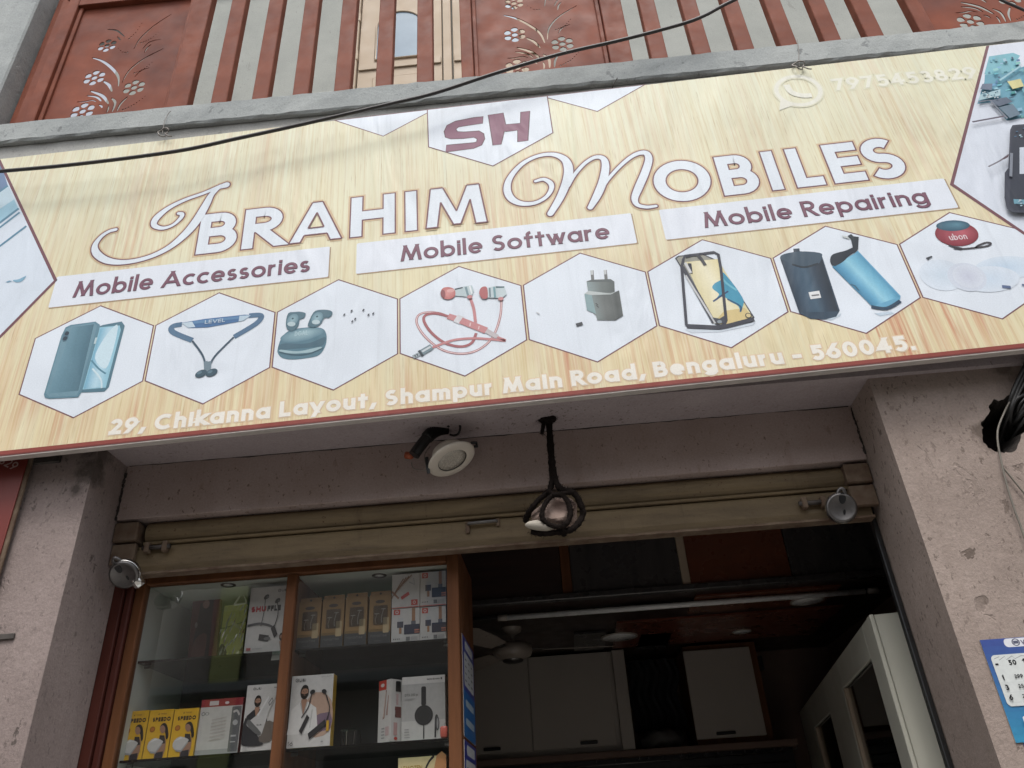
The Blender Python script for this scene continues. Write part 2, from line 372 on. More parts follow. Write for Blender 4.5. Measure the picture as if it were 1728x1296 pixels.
# ------------------------------------------------------------------ a drawn alphabet of geometric strokes
def arc(cx, cy, rx, ry, a0, a1, n=None):
    n = n or max(5, int(abs(a1 - a0) / 14))
    return [(cx + rx * math.cos(R(a0 + (a1 - a0) * i / n)), cy + ry * math.sin(R(a0 + (a1 - a0) * i / n))) for i in range(n + 1)]
X_ = 0.66
def bowl(cx=.31, cy=.33, r=.31): return arc(cx, cy, r, .33, 0, 360, 26)
GL = {
 'A': (.9, [[(0, 0), (.45, 1)], [(.9, 0), (.45, 1)], [(.24, .28), (.66, .28)]]),
 'B': (.58, [[(0, 0), (0, 1)], [(0, 1), (.3, 1)] + arc(.3, .765, .22, .235, 90, -90) + [(0, .53)], [(0, .53), (.32, .53)] + arc(.32, .265, .26, .265, 90, -90) + [(0, 0)], [(0, .53), (.29, .53)]]),
 'C': (.84, [arc(.5, .5, .5, .5, 48, 312)]),
 'D': (.72, [[(0, 0), (0, 1)], [(0, 1), (.22, 1)] + arc(.22, .5, .5, .5, 90, -90) + [(0, 0)]]),
 'E': (.5, [[(0, 0), (0, 1)], [(0, 1), (.5, 1)], [(0, .52), (.48, .52)], [(0, 0), (.5, 0)]]),
 'F': (.48, [[(0, 0), (0, 1)], [(0, 1), (.48, 1)], [(0, .52), (.44, .52)]]),
 'G': (.9, [arc(.5, .5, .5, .5, 45, 350), [(.55, .45), (.98, .45)]]),
 'H': (.68, [[(0, 0), (0, 1)], [(.68, 0), (.68, 1)], [(0, .52), (.68, .52)]]),
 'I': (0.0, [[(0, 0), (0, 1)]]),
 'J': (.4, [[(.4, .25), (.4, 1)], arc(.2, .22, .2, .22, 0, -170)]),
 'K': (.62, [[(0, 0), (0, 1)], [(0, .42), (.58, 1)], [(.14, .5), (.62, 0)]]),
 'L': (.46, [[(0, 0), (0, 1)], [(0, 0), (.46, 0)]]),
 'M': (1.0, [[(0, 0), (.16, 1)], [(.5, .05), (.16, 1)], [(.5, .05), (.84, 1)], [(1.0, 0), (.84, 1)]]),
 'N': (.75, [[(0, 0), (0, 1)], [(.75, 0), (0, 1)], [(.75, 0), (.75, 1)]]),
 'O': (1.0, [arc(.5, .5, .5, .5, 0, 360, 36)]),
 'P': (.54, [[(0, 0), (0, 1)], [(0, 1), (.28, 1)] + arc(.28, .74, .26, .26, 90, -90) + [(0, .48)]]),
 'R': (.56, [[(0, 0), (0, 1)], [(0, 1), (.28, 1)] + arc(.28, .75, .25, .25, 90, -90) + [(0, .5)], [(.56, 0), (.2, .48)]]),
 'S': (.56, [arc(.29, .755, .25, .245, 42, 270) + arc(.27, .255, .27, .255, 90, -142)[1:]]),
 'T': (.6, [[(.3, 0), (.3, 1)], [(0, 1), (.6, 1)]]),
 'U': (.62, [[(0, .31), (0, 1)], [(.62, .31), (.62, 1)], arc(.31, .31, .31, .31, 180, 360)]),
 'V': (.8, [[(.4, 0), (0, 1)], [(.4, 0), (.8, 1)]]),
 'W': (1.15, [[(.3, 0), (0, 1)], [(.3, 0), (.575, .95)], [(.85, 0), (.575, .95)], [(.85, 0), (1.15, 1)]]),
 'X': (.7, [[(0, 0), (.7, 1)], [(.7, 0), (0, 1)]]),
 'Y': (.7, [[(.35, 0), (.35, .5)], [(.35, .45), (0, 1)], [(.35, .45), (.7, 1)]]),
 'a': (.64, [bowl(), [(.64, 0), (.64, X_)]]),
 'b': (.64, [bowl(.33), [(0, 0), (0, 1.06)]]),
 'c': (.52, [arc(.33, .33, .33, .33, 50, 310)]),
 'd': (.64, [bowl(), [(.64, 0), (.64, 1.06)]]),
 'e': (.62, [arc(.31, .33, .31, .33, 0, 318), [(0.02, .33), (.6, .33)]]),
 'f': (.32, [[(.12, 0), (.12, .86)], arc(.3, .86, .18, .18, 180, 95), [(0, X_), (.32, X_)]]),
 'g': (.64, [bowl(), [(.64, -.1), (.64, X_)], arc(.33, -.08, .31, .24, 0, -160)]),
 'h': (.5, [[(0, 0), (0, 1.06)], arc(.25, .41, .25, .25, 180, 0), [(.5, 0), (.5, .41)]]),
 'i': (0.0, [[(0, 0), (0, X_)], [(0, .92), (0, .93)]]),
 'j': (0.0, [[(0, -.2), (0, X_)], [(0, .92), (0, .93)]]),
 'k': (.5, [[(0, 0), (0, 1.06)], [(0, .26), (.46, X_)], [(.12, .34), (.5, 0)]]),
 'l': (0.0, [[(0, 0), (0, 1.06)]]),
 'm': (.86, [[(0, 0), (0, X_)], arc(.215, .44, .215, .22, 180, 0), [(.43, 0), (.43, .44)], arc(.645, .44, .215, .22, 180, 0), [(.86, 0), (.86, .44)]]),
 'n': (.5, [[(0, 0), (0, X_)], arc(.25, .41, .25, .25, 180, 0), [(.5, 0), (.5, .41)]]),
 'o': (.66, [arc(.33, .33, .33, .33, 0, 360, 26)]),
 'p': (.64, [bowl(.33), [(0, -.3), (0, X_)]]),
 'r': (.3, [[(0, 0), (0, X_)], arc(.26, .38, .26, .28, 180, 80)]),
 's': (.4, [arc(.2, .49, .18, .17, 45, 270) + arc(.2, .165, .2, .165, 90, -145)[1:]]),
 't': (.34, [[(.16, 0), (.16, .92)], [(0, X_), (.34, X_)]]),
 'u': (.5, [[(0, .25), (0, X_)], arc(.25, .25, .25, .25, 180, 360), [(.5, 0), (.5, X_)]]),
 'v': (.56, [[(.28, 0), (0, X_)], [(.28, 0), (.56, X_)]]),
 'w': (.86, [[(.22, 0), (0, X_)], [(.22, 0), (.43, .62)], [(.64, 0), (.43, .62)], [(.64, 0), (.86, X_)]]),
 'y': (.58, [[(.31, .02), (0, X_)], [(.14, -.3), (.58, X_)]]),
 'Z': (.6, [[(0, 1), (.6, 1)], [(0, 0), (.6, 1)], [(0, 0), (.6, 0)]]),
 '0': (.6, [arc(.3, .5, .3, .5, 0, 360, 28)]),
 '1': (.2, [[(.2, 0), (.2, 1)], [(0, .8), (.2, 1)]]),
 '2': (.54, [arc(.27, .73, .26, .27, 165, -30) + [(.04, .0)], [(0, 0), (.54, 0)]]),
 '3': (.52, [arc(.24, .755, .22, .245, 150, -90), arc(.24, .255, .27, .255, 90, -150)]),
 '4': (.62, [[(.46, 0), (.46, 1)], [(0, .26), (.46, 1)], [(0, .26), (.62, .26)]]),
 '5': (.54, [[(.12, 1), (.5, 1)], [(.12, .58), (.12, 1)], arc(.24, .32, .29, .32, 125, -145)]),
 '6': (.58, [arc(.29, .31, .29, .31, 0, 360, 24), [(.02, .38), (.44, 1)]]),
 '7': (.54, [[(0, 1), (.54, 1)], [(.14, 0), (.54, 1)]]),
 '8': (.54, [arc(.27, .76, .22, .24, 0, 360, 22), arc(.27, .26, .27, .26, 0, 360, 24)]),
 '9': (.58, [arc(.29, .69, .29, .31, 0, 360, 24), [(.14, 0), (.56, .62)]]),
 ',': (.08, [[(0, -.16), (.08, .06)]]), '.': (0.0, [[(0, 0), (0, .01)]]), '-': (.3, [[(0, .36), (.3, .36)]]),
 "'": (0.0, [[(0, .8), (0, 1)]]), '&': (.6, [arc(.28, .77, .18, .22, -60, 240), arc(.27, .27, .27, .27, 60, 330), [(.15, .58), (.6, 0)]]),
 '/': (.4, [[(0, 0), (.4, 1)]]), ' ': (.26, []),
}
def strokes(pts, w, ext=None):
    """one stroke as a list of polygons (half width w); ext widens and lengthens it for an outline"""
    e = ext or 0.0; hw = w + e
    if len(pts) == 2:
        (x0, y0), (x1, y1) = pts; dx, dy = x1 - x0, y1 - y0
        if abs(dx) < 1e-6:
            lo, hi = min(y0, y1), max(y0, y1); return [[(x0 - hw, lo - hw), (x0 + hw, lo - hw), (x0 + hw, hi + hw), (x0 - hw, hi + hw)]]
        if abs(dy) < 1e-6:
            lo, hi = min(x0, x1), max(x0, x1); return [[(lo - hw, y0 - hw), (hi + hw, y0 - hw), (hi + hw, y0 + hw), (lo - hw, y0 + hw)]]
        if dy < 0: x0, y0, x1, y1, dx, dy = x1, y1, x0, y0, -dx, -dy
        L = math.hypot(dx, dy); hx = hw * L / dy; k = dx / dy
        a, b = (x0 - k * hw, y0 - hw), (x1 + k * hw, y1 + hw)
        hx = min(hx, hw * 2.2)
        return [[(a[0] - hx, a[1]), (a[0] + hx, a[1]), (b[0] + hx, b[1]), (b[0] - hx, b[1])]]
    return [ribbon2(pts, [hw] * len(pts), e)]
def ribbon2(pts, ws, e=0.0):
    """outline strip (left side, right side) of a polyline; closed when first = last"""
    closed = math.hypot(pts[0][0] - pts[-1][0], pts[0][1] - pts[-1][1]) < 1e-6
    P = list(pts)
    n = len(P); L, Rr = [], []
    if not closed and e:
        for i, j in ((0, 1), (-1, -2)):
            dx, dy = P[i][0] - P[j][0], P[i][1] - P[j][1]; l = math.hypot(dx, dy) or 1
            P[i] = (P[i][0] + dx / l * e, P[i][1] + dy / l * e)
    for i in range(n):
        if closed: a, b = P[(i - 1) % (n - 1)], P[(i + 1) % (n - 1)] if i < n - 1 else P[1]
        else: a, b = P[max(i - 1, 0)], P[min(i + 1, n - 1)]
        dx, dy = b[0] - a[0], b[1] - a[1]; l = math.hypot(dx, dy) or 1
        nx, ny = -dy / l, dx / l
        L.append((P[i][0] + nx * ws[i], P[i][1] + ny * ws[i])); Rr.append((P[i][0] - nx * ws[i], P[i][1] - ny * ws[i]))
    return ('strip', L, Rr)
class Art:
    """flat print: coloured polygons in the (u, v) plane of a surface, stacked by fractions of a millimetre"""
    def __init__(s, fn, step=0.0001):
        s.fn = fn; s.step = step; s.k = 1.0; s.bm = bmesh.new(); s.cols = []
    def face(s, pts, col, k):
        vs_ = [s.bm.verts.new(s.fn(u, v, k * s.step)) for u, v in pts]
        s.bm.faces.new(vs_); s.cols.append(col if isinstance(col, list) else [col] * len(pts))
    def shade(s, quad, cols, n=10):
        """a four-cornered patch whose ink runs through several tones from its left to its right side"""
        s.k += 1; (a, b, c, d) = quad            # a-b top edge, d-c bottom edge
        lp = lambda p, q, t: (p[0] + (q[0] - p[0]) * t, p[1] + (q[1] - p[1]) * t)
        def tone(t):
            f = t * (len(cols) - 1); i = min(int(f), len(cols) - 2); f -= i
            return tuple(x + (y - x) * f for x, y in zip(cols[i], cols[i + 1]))
        for i in range(n):
            t0, t1 = i / n, (i + 1) / n
            s.face([lp(a, b, t0), lp(a, b, t1), lp(d, c, t1), lp(d, c, t0)], [tone(t0), tone(t1), tone(t1), tone(t0)], s.k)
    def ball(s, cx, cy, rx, ry, mid, edge, rot=0, off=(0, 0), n=24):
        s.k += 1; c, t = math.cos(R(rot)), math.sin(R(rot))
        P = [(cx + c * rx * math.cos(a) - t * ry * math.sin(a), cy + t * rx * math.cos(a) + c * ry * math.sin(a)) for a in [2 * math.pi * i / n for i in range(n)]]
        o = (cx + off[0] * rx, cy + off[1] * ry)
        for i in range(n): s.face([o, P[i], P[(i + 1) % n]], [mid, edge, edge], s.k)
    def poly(s, pts, col, smooth=0):
        s.k += 1
        if smooth: pts = curve(pts, smooth, True)
        s.face(pts, col, s.k)
    def rect(s, x0, y0, x1, y1, col): s.poly([(x0, y0), (x1, y0), (x1, y1), (x0, y1)], col)
    def ell(s, cx, cy, rx, ry, col, rot=0, n=22):
        c, t = math.cos(R(rot)), math.sin(R(rot))
        s.poly([(cx + c * rx * math.cos(a) - t * ry * math.sin(a), cy + t * rx * math.cos(a) + c * ry * math.sin(a)) for a in [2 * math.pi * i / n for i in range(n)]], col)
    def rrect(s, x0, y0, x1, y1, r, col):
        r = min(r, abs(x1 - x0) / 2, abs(y1 - y0) / 2)
        s.poly(arc(x1 - r, y1 - r, r, r, 0, 90, 5) + arc(x0 + r, y1 - r, r, r, 90, 180, 5) + arc(x0 + r, y0 + r, r, r, 180, 270, 5) + arc(x1 - r, y0 + r, r, r, 270, 360, 5), col)
    def shape(s, q, col, k):
        if isinstance(q, tuple) and q[0] == 'strip':
            L, Rr = q[1], q[2]
            for i in range(len(L) - 1):
                s.face([L[i], L[i + 1], Rr[i + 1], Rr[i]], col, k)
        else: s.face(q, col, k)
    def line(s, pts, w, col, smooth=0, ends=None):
        s.k += 1
        if smooth: pts = curve(pts, smooth)
        n = len(pts)
        ws = [w] * n
        if ends: ws = [w * (ends[0] + (1 - ends[0]) * math.sin(math.pi * (i / (n - 1)) ** ends[1])) for i in range(n)]
        s.shape(ribbon2(pts, ws), col, s.k)
    def vline(s, pts, col, smooth=6, extra=0.0, scale=1.0):
        """points (u, v, half width)"""
        s.k += 1
        p = curve(pts, smooth)
        s.shape(ribbon2([(a, b) for a, b, _ in p], [max(c, 0) * scale + extra for _, _, c in p], extra), col, s.k)
        for q in (p[0], p[-1]):
            s.k += 0.3
            s.face([(q[0] + (q[2] * scale + extra) * math.cos(t * math.pi / 6), q[1] + (q[2] * scale + extra) * math.sin(t * math.pi / 6)) for t in range(12)], col, s.k)
    def glyph(s, ch, x, y, sx, sy, w, col, ext=None, slant=0.0):
        W, st = GL[ch]; j = 0
        for p in st:
            pp = [(x + a * sx + (b * sy) * slant, y + b * sy) for a, b in p]
            for q in strokes(pp, w, ext):
                j += 1; s.shape(q, col, s.k + 0.45 * j)
    def text(s, t, x0, y0, x1, cap, w, col, ext=None, y1=None, track=0.0):
        """baseline from (x0, y0) to x1, capital height cap, half stroke w"""
        s.k += 1; y1 = y0 if y1 is None else y1
        gap = 0.16 + track
        nat = sum(GL[c][0] for c in t) + gap * (len(t) - 1)
        free = (x1 - x0) - 2 * w * sum(1 for c in t if c != ' ')
        sx = free / nat; sy = cap - 2 * w; x = x0
        for c in t:
            wd = GL[c][0] * sx
            if c != ' ':
                f = (x - x0) / (x1 - x0)
                s.glyph(c, x + w, y0 + (y1 - y0) * f + w, sx, sy, w, col, ext); wd += 2 * w
            x += wd + gap * sx
        s.k += 2.5
    def inbox(s, ch, x0, y0, x1, y1, w, col, ext=None):
        s.k += 1; W = GL[ch][0]
        sx = (x1 - x0 - 2 * w) / W if W else 1.0
        s.glyph(ch, x0 + w if W else (x0 + x1) / 2, y0 + w, sx, y1 - y0 - 2 * w, w, col, ext)
    def build(s, name, mat, parent, kind=None):
        me_bm = s.bm; lay = me_bm.loops.layers.float_color.new('ink')
        me_bm.faces.ensure_lookup_table()
        for f, c in zip(me_bm.faces, s.cols):
            for l, q in zip(f.loops, c): l[lay] = (q[0], q[1], q[2], 1.0)
        o = finish(name, me_bm, mat, parent, smooth='keep')
        if kind: o['kind'] = kind
        return o

# ------------------------------------------------------------------ the street in front of the shop
tag(finish('ground', box(-300, 300, -300, 300, -0.3, 0.0), M['paving']), kind='structure')
tag(finish('road', box(-300, 300, -5.4, -0.6, -0.05, 0.004), M['asphalt']), kind='structure')
tag(finish('shop_step', box(-2.6, 2.6, 1.75, 2.32, 0.0, 0.15, bevel=0.01), M['concrete']), kind='structure')
ob = thing('house', 'plain beige plastered building across the street, mirrored in the cabinet glass', 'building', (0, -6.6, 0))
def opposite():
    w = bmesh.new(); add_box(w, -13, 9, -12, -6.6, 0, 5.9)
    finish('wall', w, M['opp_wall'], ob)
    finish('parapet', box(-13.1, 9.1, -12.1, -6.5, 5.9, 6.35, bevel=0.03), M['concrete'], ob)
    finish('sunshade', box(-13.1, 9.1, -6.6, -5.95, 3.55, 3.68, bevel=0.02), M['concrete'], ob)
    for x in (-11, -7.8, -1.5, 1.8, 5.2):
        f = finish('window', box(x - 0.65, x + 0.65, -6.61, -6.55, 4.3, 5.5, bevel=0.02), M['cream_wood'], ob)
        finish('pane', box(x - 0.52, x - 0.04, -6.55, -6.54, 4.42, 5.38), M['blue_glass'], f)
        finish('pane', box(x + 0.04, x + 0.52, -6.55, -6.54, 4.42, 5.38), M['blue_glass'], f)
    for x in (-10.5, -6.8, -2.2, 2.0, 6.2):
        finish('shutter', box(x - 1.3, x + 1.3, -6.61, -6.56, 0.1, 2.7, bevel=0.01), M['iron'], ob)
opposite()
gb = thing('street_board', 'tall lime green board fixed on the building across the street', 'signboard', (-5.05, -6.5, 2.6))
finish('panel', box(-5.28, -4.84, -6.50, -6.44, 2.6, 5.2, bevel=0.01), M['opp_green'], gb)
finish('frame', box(-5.32, -4.80, -6.545, -6.502, 2.56, 5.24, bevel=0.01), M['iron'], gb)

# ------------------------------------------------------------------ the shop building
XL, XR = -1.552, 1.105                # the two jambs of the opening
YP, YL = 2.31, 2.50                   # pillar face, lintel face
ZS = 1.276 + EYE                      # soffit
ZLB = 1.066 + EYE                     # underside of the lintel
building = thing('shop_building', 'plastered two-storey building with a phone shop below and a balcony above', 'building', (0, 2.4, 0))
finish('left_pillar', box(-2.7, XL, YP, 2.585, 0.0, ZS + 0.02), M['pillar_l'], building)
def right_pillar():
    """pillar whose face is broken open where the cables go in"""
    bm = bmesh.new()
    hole_px = zoom(1600, 560, 3.81, [(262, 470), (300, 432), (345, 440), (400, 400), (470, 350), (560, 330), (600, 420), (590, 560), (540, 620), (488, 650), (455, 700), (430, 770), (370, 778), (325, 770), (262, 742), (222, 690), (222, 630), (215, 580), (262, 530)])
    H = [at(x, y, YP) for x, y in hole_px]
    H = [Vector((p[0], YP, p[1])) for p in curve([(h.x, h.z) for h in H], 3, True)]
    H = [h + Vector((random.uniform(-.004, .004), 0, random.uniform(-.004, .004))) for h in H]
    x0, x1, z0, z1 = XR, 2.7, 0.0, ZS + 0.02
    O = [Vector((x0, YP, z0)), Vector((x1, YP, z0)), Vector((x1, YP, z1)), Vector((x0, YP, z1))]
    vo = [bm.verts.new(p) for p in O]; vh = [bm.verts.new(p) for p in H]
    ed = [bm.edges.new((vo[i], vo[(i + 1) % 4])) for i in range(4)] + [bm.edges.new((vh[i], vh[(i + 1) % len(vh)])) for i in range(len(vh))]
    bmesh.ops.triangle_fill(bm, use_beauty=True, edges=ed)
    vb = [bm.verts.new(p + Vector((0, 0.275, 0))) for p in O]
    for i in range(4): bm.faces.new((vo[i], vo[(i + 1) % 4], vb[(i + 1) % 4], vb[i]))
    bm.faces.new(vb)
    o = finish('right_pillar', bm, M['pillar_r'], building)
    c = bmesh.new(); cen = sum(H, Vector()) / len(H)
    a = [c.verts.new(p + Vector((0, 0.002, 0))) for p in H]
    b = [c.verts.new(cen + (p - cen) * random.uniform(.78, .9) + Vector((0, 0.06 + random.uniform(-.02, .02), 0))) for p in H]
    d = [c.verts.new(cen + (p - cen) * 0.6 + Vector((0, 0.16, 0))) for p in H]
    for r0, r1 in ((a, b), (b, d)):
        for i in range(len(H)): c.faces.new((r0[i], r0[(i + 1) % len(H)], r1[(i + 1) % len(H)], r1[i]))
    c.faces.new(d)
    finish('broken_cavity', c, M['cavity'], o)
right_pillar()
finish('lintel', box(XL + 0.002, XR - 0.002, YL, 2.66, ZLB, ZS + 0.01, bevel=0.002), M['lintel'], building)
def crack(a, b, w, n=26):
    """a dark open joint in the plaster"""
    A_, B_ = Vector(a), Vector(b); pts = [A_.lerp(B_, i / n) + Vector((random.uniform(-.002, .002), 0, random.uniform(-.002, .002))) for i in range(n + 1)]
    finish('open_joint', tube(pts, [w * random.uniform(.35, 1.2) for _ in pts], 6), M['cavity'], building)
crack((XL + .01, YL - .0005, ZS - .001), (XR - .01, YL - .0005, ZS - .001), .0022, 70)
crack((XL + .003, YL - .001, ZLB), (XL + .003, YL - .001, ZS - .03), .006)
crack((XR - .003, YL - .001, ZLB + .02), (XR - .003, YL - .001, ZS - .01), .004)
finish('soffit_beam', prism([(2.288, ZS), (2.226, 2.765 + EYE), (5.7, 2.765 + EYE), (5.7, ZS)], -3.2, 3.2, 'x'), M['soffit'], building)
def face_strip(name, mat, y, z0, z1, th):
    finish(name, prism([(y, z0), (y - 0.001, z1), (y + th, z1), (y + th, z0)], -3.19, 3.19, 'x'), mat, building)
finish('fascia', prism([(2.262, 3.15), (2.2245, 2.764 + EYE), (2.2285, 2.764 + EYE), (2.2855, 3.15)], -3.19, 3.19, 'x'), M['fascia'], building)
def ledge():
    bm = bmesh.new(); n = 150; rows = []
    for i in range(n + 1):
        x = -3.2 + 6.4 * i / n; j = lambda a: random.uniform(-a, a)
        pr = [(2.60, 2.768 + EYE), (2.225, 2.768 + EYE), (2.206 + j(.002), 2.767 + EYE + j(.004)), (2.199 + j(.002), 2.777 + EYE + j(.003)), (2.199 + j(.001), 2.84 + EYE), (2.200 + j(.001), 2.888 + EYE + j(.003)), (2.209, 2.897 + EYE + j(.002)), (2.60, 2.898 + EYE)]
        rows.append([bm.verts.new((x, y, z)) for y, z in pr])
    for a, b in zip(rows, rows[1:]):
        for k in range(8): bm.faces.new((a[k], a[(k + 1) % 8], b[(k + 1) % 8], b[k]))
    bm.faces.new(rows[0]); bm.faces.new(rows[-1])
    finish('ledge', bm, M['concrete'], building)
ledge()
finish('balcony_floor', box(-3.2, 3.2, 2.605, 3.4, 2.76 + EYE, 2.86 + EYE), M['concrete'], building)
XW = at(181, 165, 3.3).x              # the balcony's back wall ends here; beyond it is open sky
finish('upper_wall', box(XW, 3.4, 3.3, 3.45, 2.77 + EYE, 6.6 + EYE), M['backwall'], building)
finish('upper_slab', box(-4.8, 3.4, 3.22, 3.66, 5.62 + EYE, 5.8 + EYE), M['concrete'], building)
xc = at(65, 0, 2.26).x
finish('balcony_column', box(xc - 0.55, xc, 2.26, 2.40, 2.895 + EYE, 5.2 + EYE, bevel=0.008), M['concrete'], building)
# the inside of the shop
finish('shop_ceiling', box(-1.7, 1.75, 3.62, 5.6, 0.985 + EYE, 1.05 + EYE), M['dark_wood'], building)
finish('inner_wall', box(-1.75, -1.65, 2.56, 5.6, 0, ZS), M['shop_wall'], building)
finish('inner_wall', box(1.72, 1.85, 2.56, 5.6, 0, ZS), M['shop_wall'], building)
finish('back_wall', box(-1.65, 1.72, 5.35, 5.5, 0, ZS), M['shop_wall'], building)
finish('shop_floor', box(-1.7, 1.75, 2.33, 5.6, 0.01, 0.15), M['tile'], building)
# header of laminate boards behind the shutter
YH = 3.6; zb = 0.982 + EYE
def header():
    hx = lambda px: at(px, 950, YH).x
    spans = [(-1.64, hx(945), 'dark_wood'), (hx(945), hx(962), 'brown_wood'), (hx(962), hx(1146), 'slate'), (hx(1146), hx(1160), 'cream_wood'), (hx(1160), hx(1332), 'orange_wood'), (hx(1332), 1.71, 'slate')]
    for i, (a, b, m) in enumerate(spans):
        y = YH - (0.004 if i % 2 else 0)
        finish('header_board', box(a + 0.001, b - 0.001, y, y + 0.015, zb, ZS - .004, bevel=0.001), M[m], building)
    finish('header_edge', box(-1.64, 1.7, YH - .02, YH + .03, zb - 0.03, zb - 0.002, bevel=0.004), M['slate'], building)
    # boards let into the ceiling
    def cb(x0, x1, y0, y1, m): finish('ceiling_board', box(x0, x1, y0, y1, .972 + EYE, .984 + EYE, bevel=.001), M[m], building)
    c = atz(1250, 1028, .98 + EYE); cb(c.x - .28, c.x + .42, 3.80, 4.12, 'orange_wood')
    cb(.3, 1.5, 4.22, 4.86, 'red_wood')
    for px in (995, 1103): c = atz(px, 1080, .98 + EYE); cb(c.x - .09, c.x + .09, c.y - .2, c.y + .25, 'slate')
header()

# ------------------------------------------------------------------ balcony door
YD = 3.295
def balcony_door():
    d = thing('balcony_door', 'cream double door with arched blue glass behind the balcony slats', 'door', (-0.6, YD, 2.86 + EYE))
    X = lambda px, py=120: at(px, py, YD).x
    Z = lambda py, px=680: at(px, py, YD).z
    top = 5.55 + EYE; bot = 2.87 + EYE
    xa, xb, xc_, xd = X(590, 145), X(603, 140), X(749, 128), X(765, 126)
    finish('door_frame', box(xa, xb, YD - 0.05, YD, bot, top, bevel=0.004), M['cream_wood'], d)
    finish('door_frame', box(xa, 2 * xd - xb + 0.3, YD - 0.052, YD, top, top + 0.08, bevel=0.004), M['cream_wood'], d)
    def leaf(x0, x1, g0, g1, flip):
        fz = Z(104); az = Z(50)                  # glass bottom, spring of the arch
        l = finish('door_leaf', box(x0 + .006, x1 - .006, YD - 0.028, YD - 0.004, bot, top - .004, bevel=0.003), M['cream_wood'], d)
        r = (g1 - g0) / 2; cx = (g0 + g1) / 2
        outl = [(g1, fz)] + [(cx + r * math.cos(t), az + r * math.sin(t)) for t in [math.pi * i / 16 for i in range(17)]] + [(g0, fz)]
        finish('glass_pane', prism(outl, YD - 0.0325, YD - 0.0285), M['blue_glass'], l)
        bm = bmesh.new()
        add_tube(bm, [(x, YD - 0.033, z) for x, z in outl + [outl[0]]], 0.009, 6); finish('moulding', bm, M['cream_wood'], l, True)
        rz = Z(120)
        finish('rail', box(x0 + .012, x1 - .012, YD - 0.040, YD - 0.029, rz, Z(110), bevel=0.003), M['cream_wood'], l)
        finish('lower_panel', box(x0 + 0.11, x1 - 0.11, YD - 0.038, YD - 0.029, bot + .3, Z(134), bevel=0.006), M['cream_wood'], l)
        if not flip:
            for py in (33, 97):
                finish('hinge', box(x0 - 0.008, x0 + 0.006, YD - 0.054, YD - 0.03, Z(py) - .04, Z(py) + .05, bevel=.002), M['cream_wood'], l)
    leaf(xb, xc_, X(635, 104), X(714, 104), False)
    finish('meeting_stile', box(xc_ + .004, xd - .004, YD - 0.045, YD - 0.004, bot, top - .004, bevel=0.003), M['cream_wood'], d)
    w = xc_ - xb
    leaf(xd, xd + w, xd + (xc_ - X(714, 104)), xd + (xc_ - X(635, 104)), True)
    finish('door_frame', box(xd + w, xd + w + .07, YD - 0.05, YD, bot, top, bevel=0.004), M['cream_wood'], d)
balcony_door()

# ------------------------------------------------------------------ balcony railing: slats and cut-out sheets
YRL = 2.262; ZR0, ZR1 = 2.899 + EYE, 3.93 + EYE
railing = thing('balcony_railing', 'reddish brown balcony railing of flat slats and floral cut-out sheets', 'railing', (0, YRL, ZR0))
def rail_x(px, py): return at(px, py, YRL).x
slat_px = [(369, 170), (438, 163), (507, 156), (577, 149), (647, 141), (717, 134), (1112, 92), (1185, 83), (1257, 75), (1329, 68), (1401, 57), (1473, 50)]
slat_me = None
for px, py in slat_px:
    x = rail_x(px, py)
    if slat_me is None:
        o = finish('slat', box(-0.037, 0.037, 0, 0.045, 0, ZR1 - ZR0 - .002, bevel=0.003), M['rail'], railing, local=True); slat_me = o.data
    else:
        o = bpy.data.objects.new('slat', slat_me); COL.objects.link(o); o.parent = railing; MW[o.name] = MW[railing.name]
    o.location = (x, random.uniform(-.002, .002), 0.0); o.rotation_euler = (0, R(random.uniform(-.25, .25)), 0)
finish('top_rail', box(-2.3, 3.0, YRL - 0.012, YRL + 0.06, ZR1, ZR1 + 0.06, bevel=0.005), M['rail'], railing)
finish('bottom_rail', box(0.5, 1.76, YRL - 0.004, YRL + 0.05, ZR0 - 0.001, ZR0 + 0.012), M['rail'], railing)
PX0, PX1 = rail_x(57, 205), rail_x(280, 180)         # the first sheet
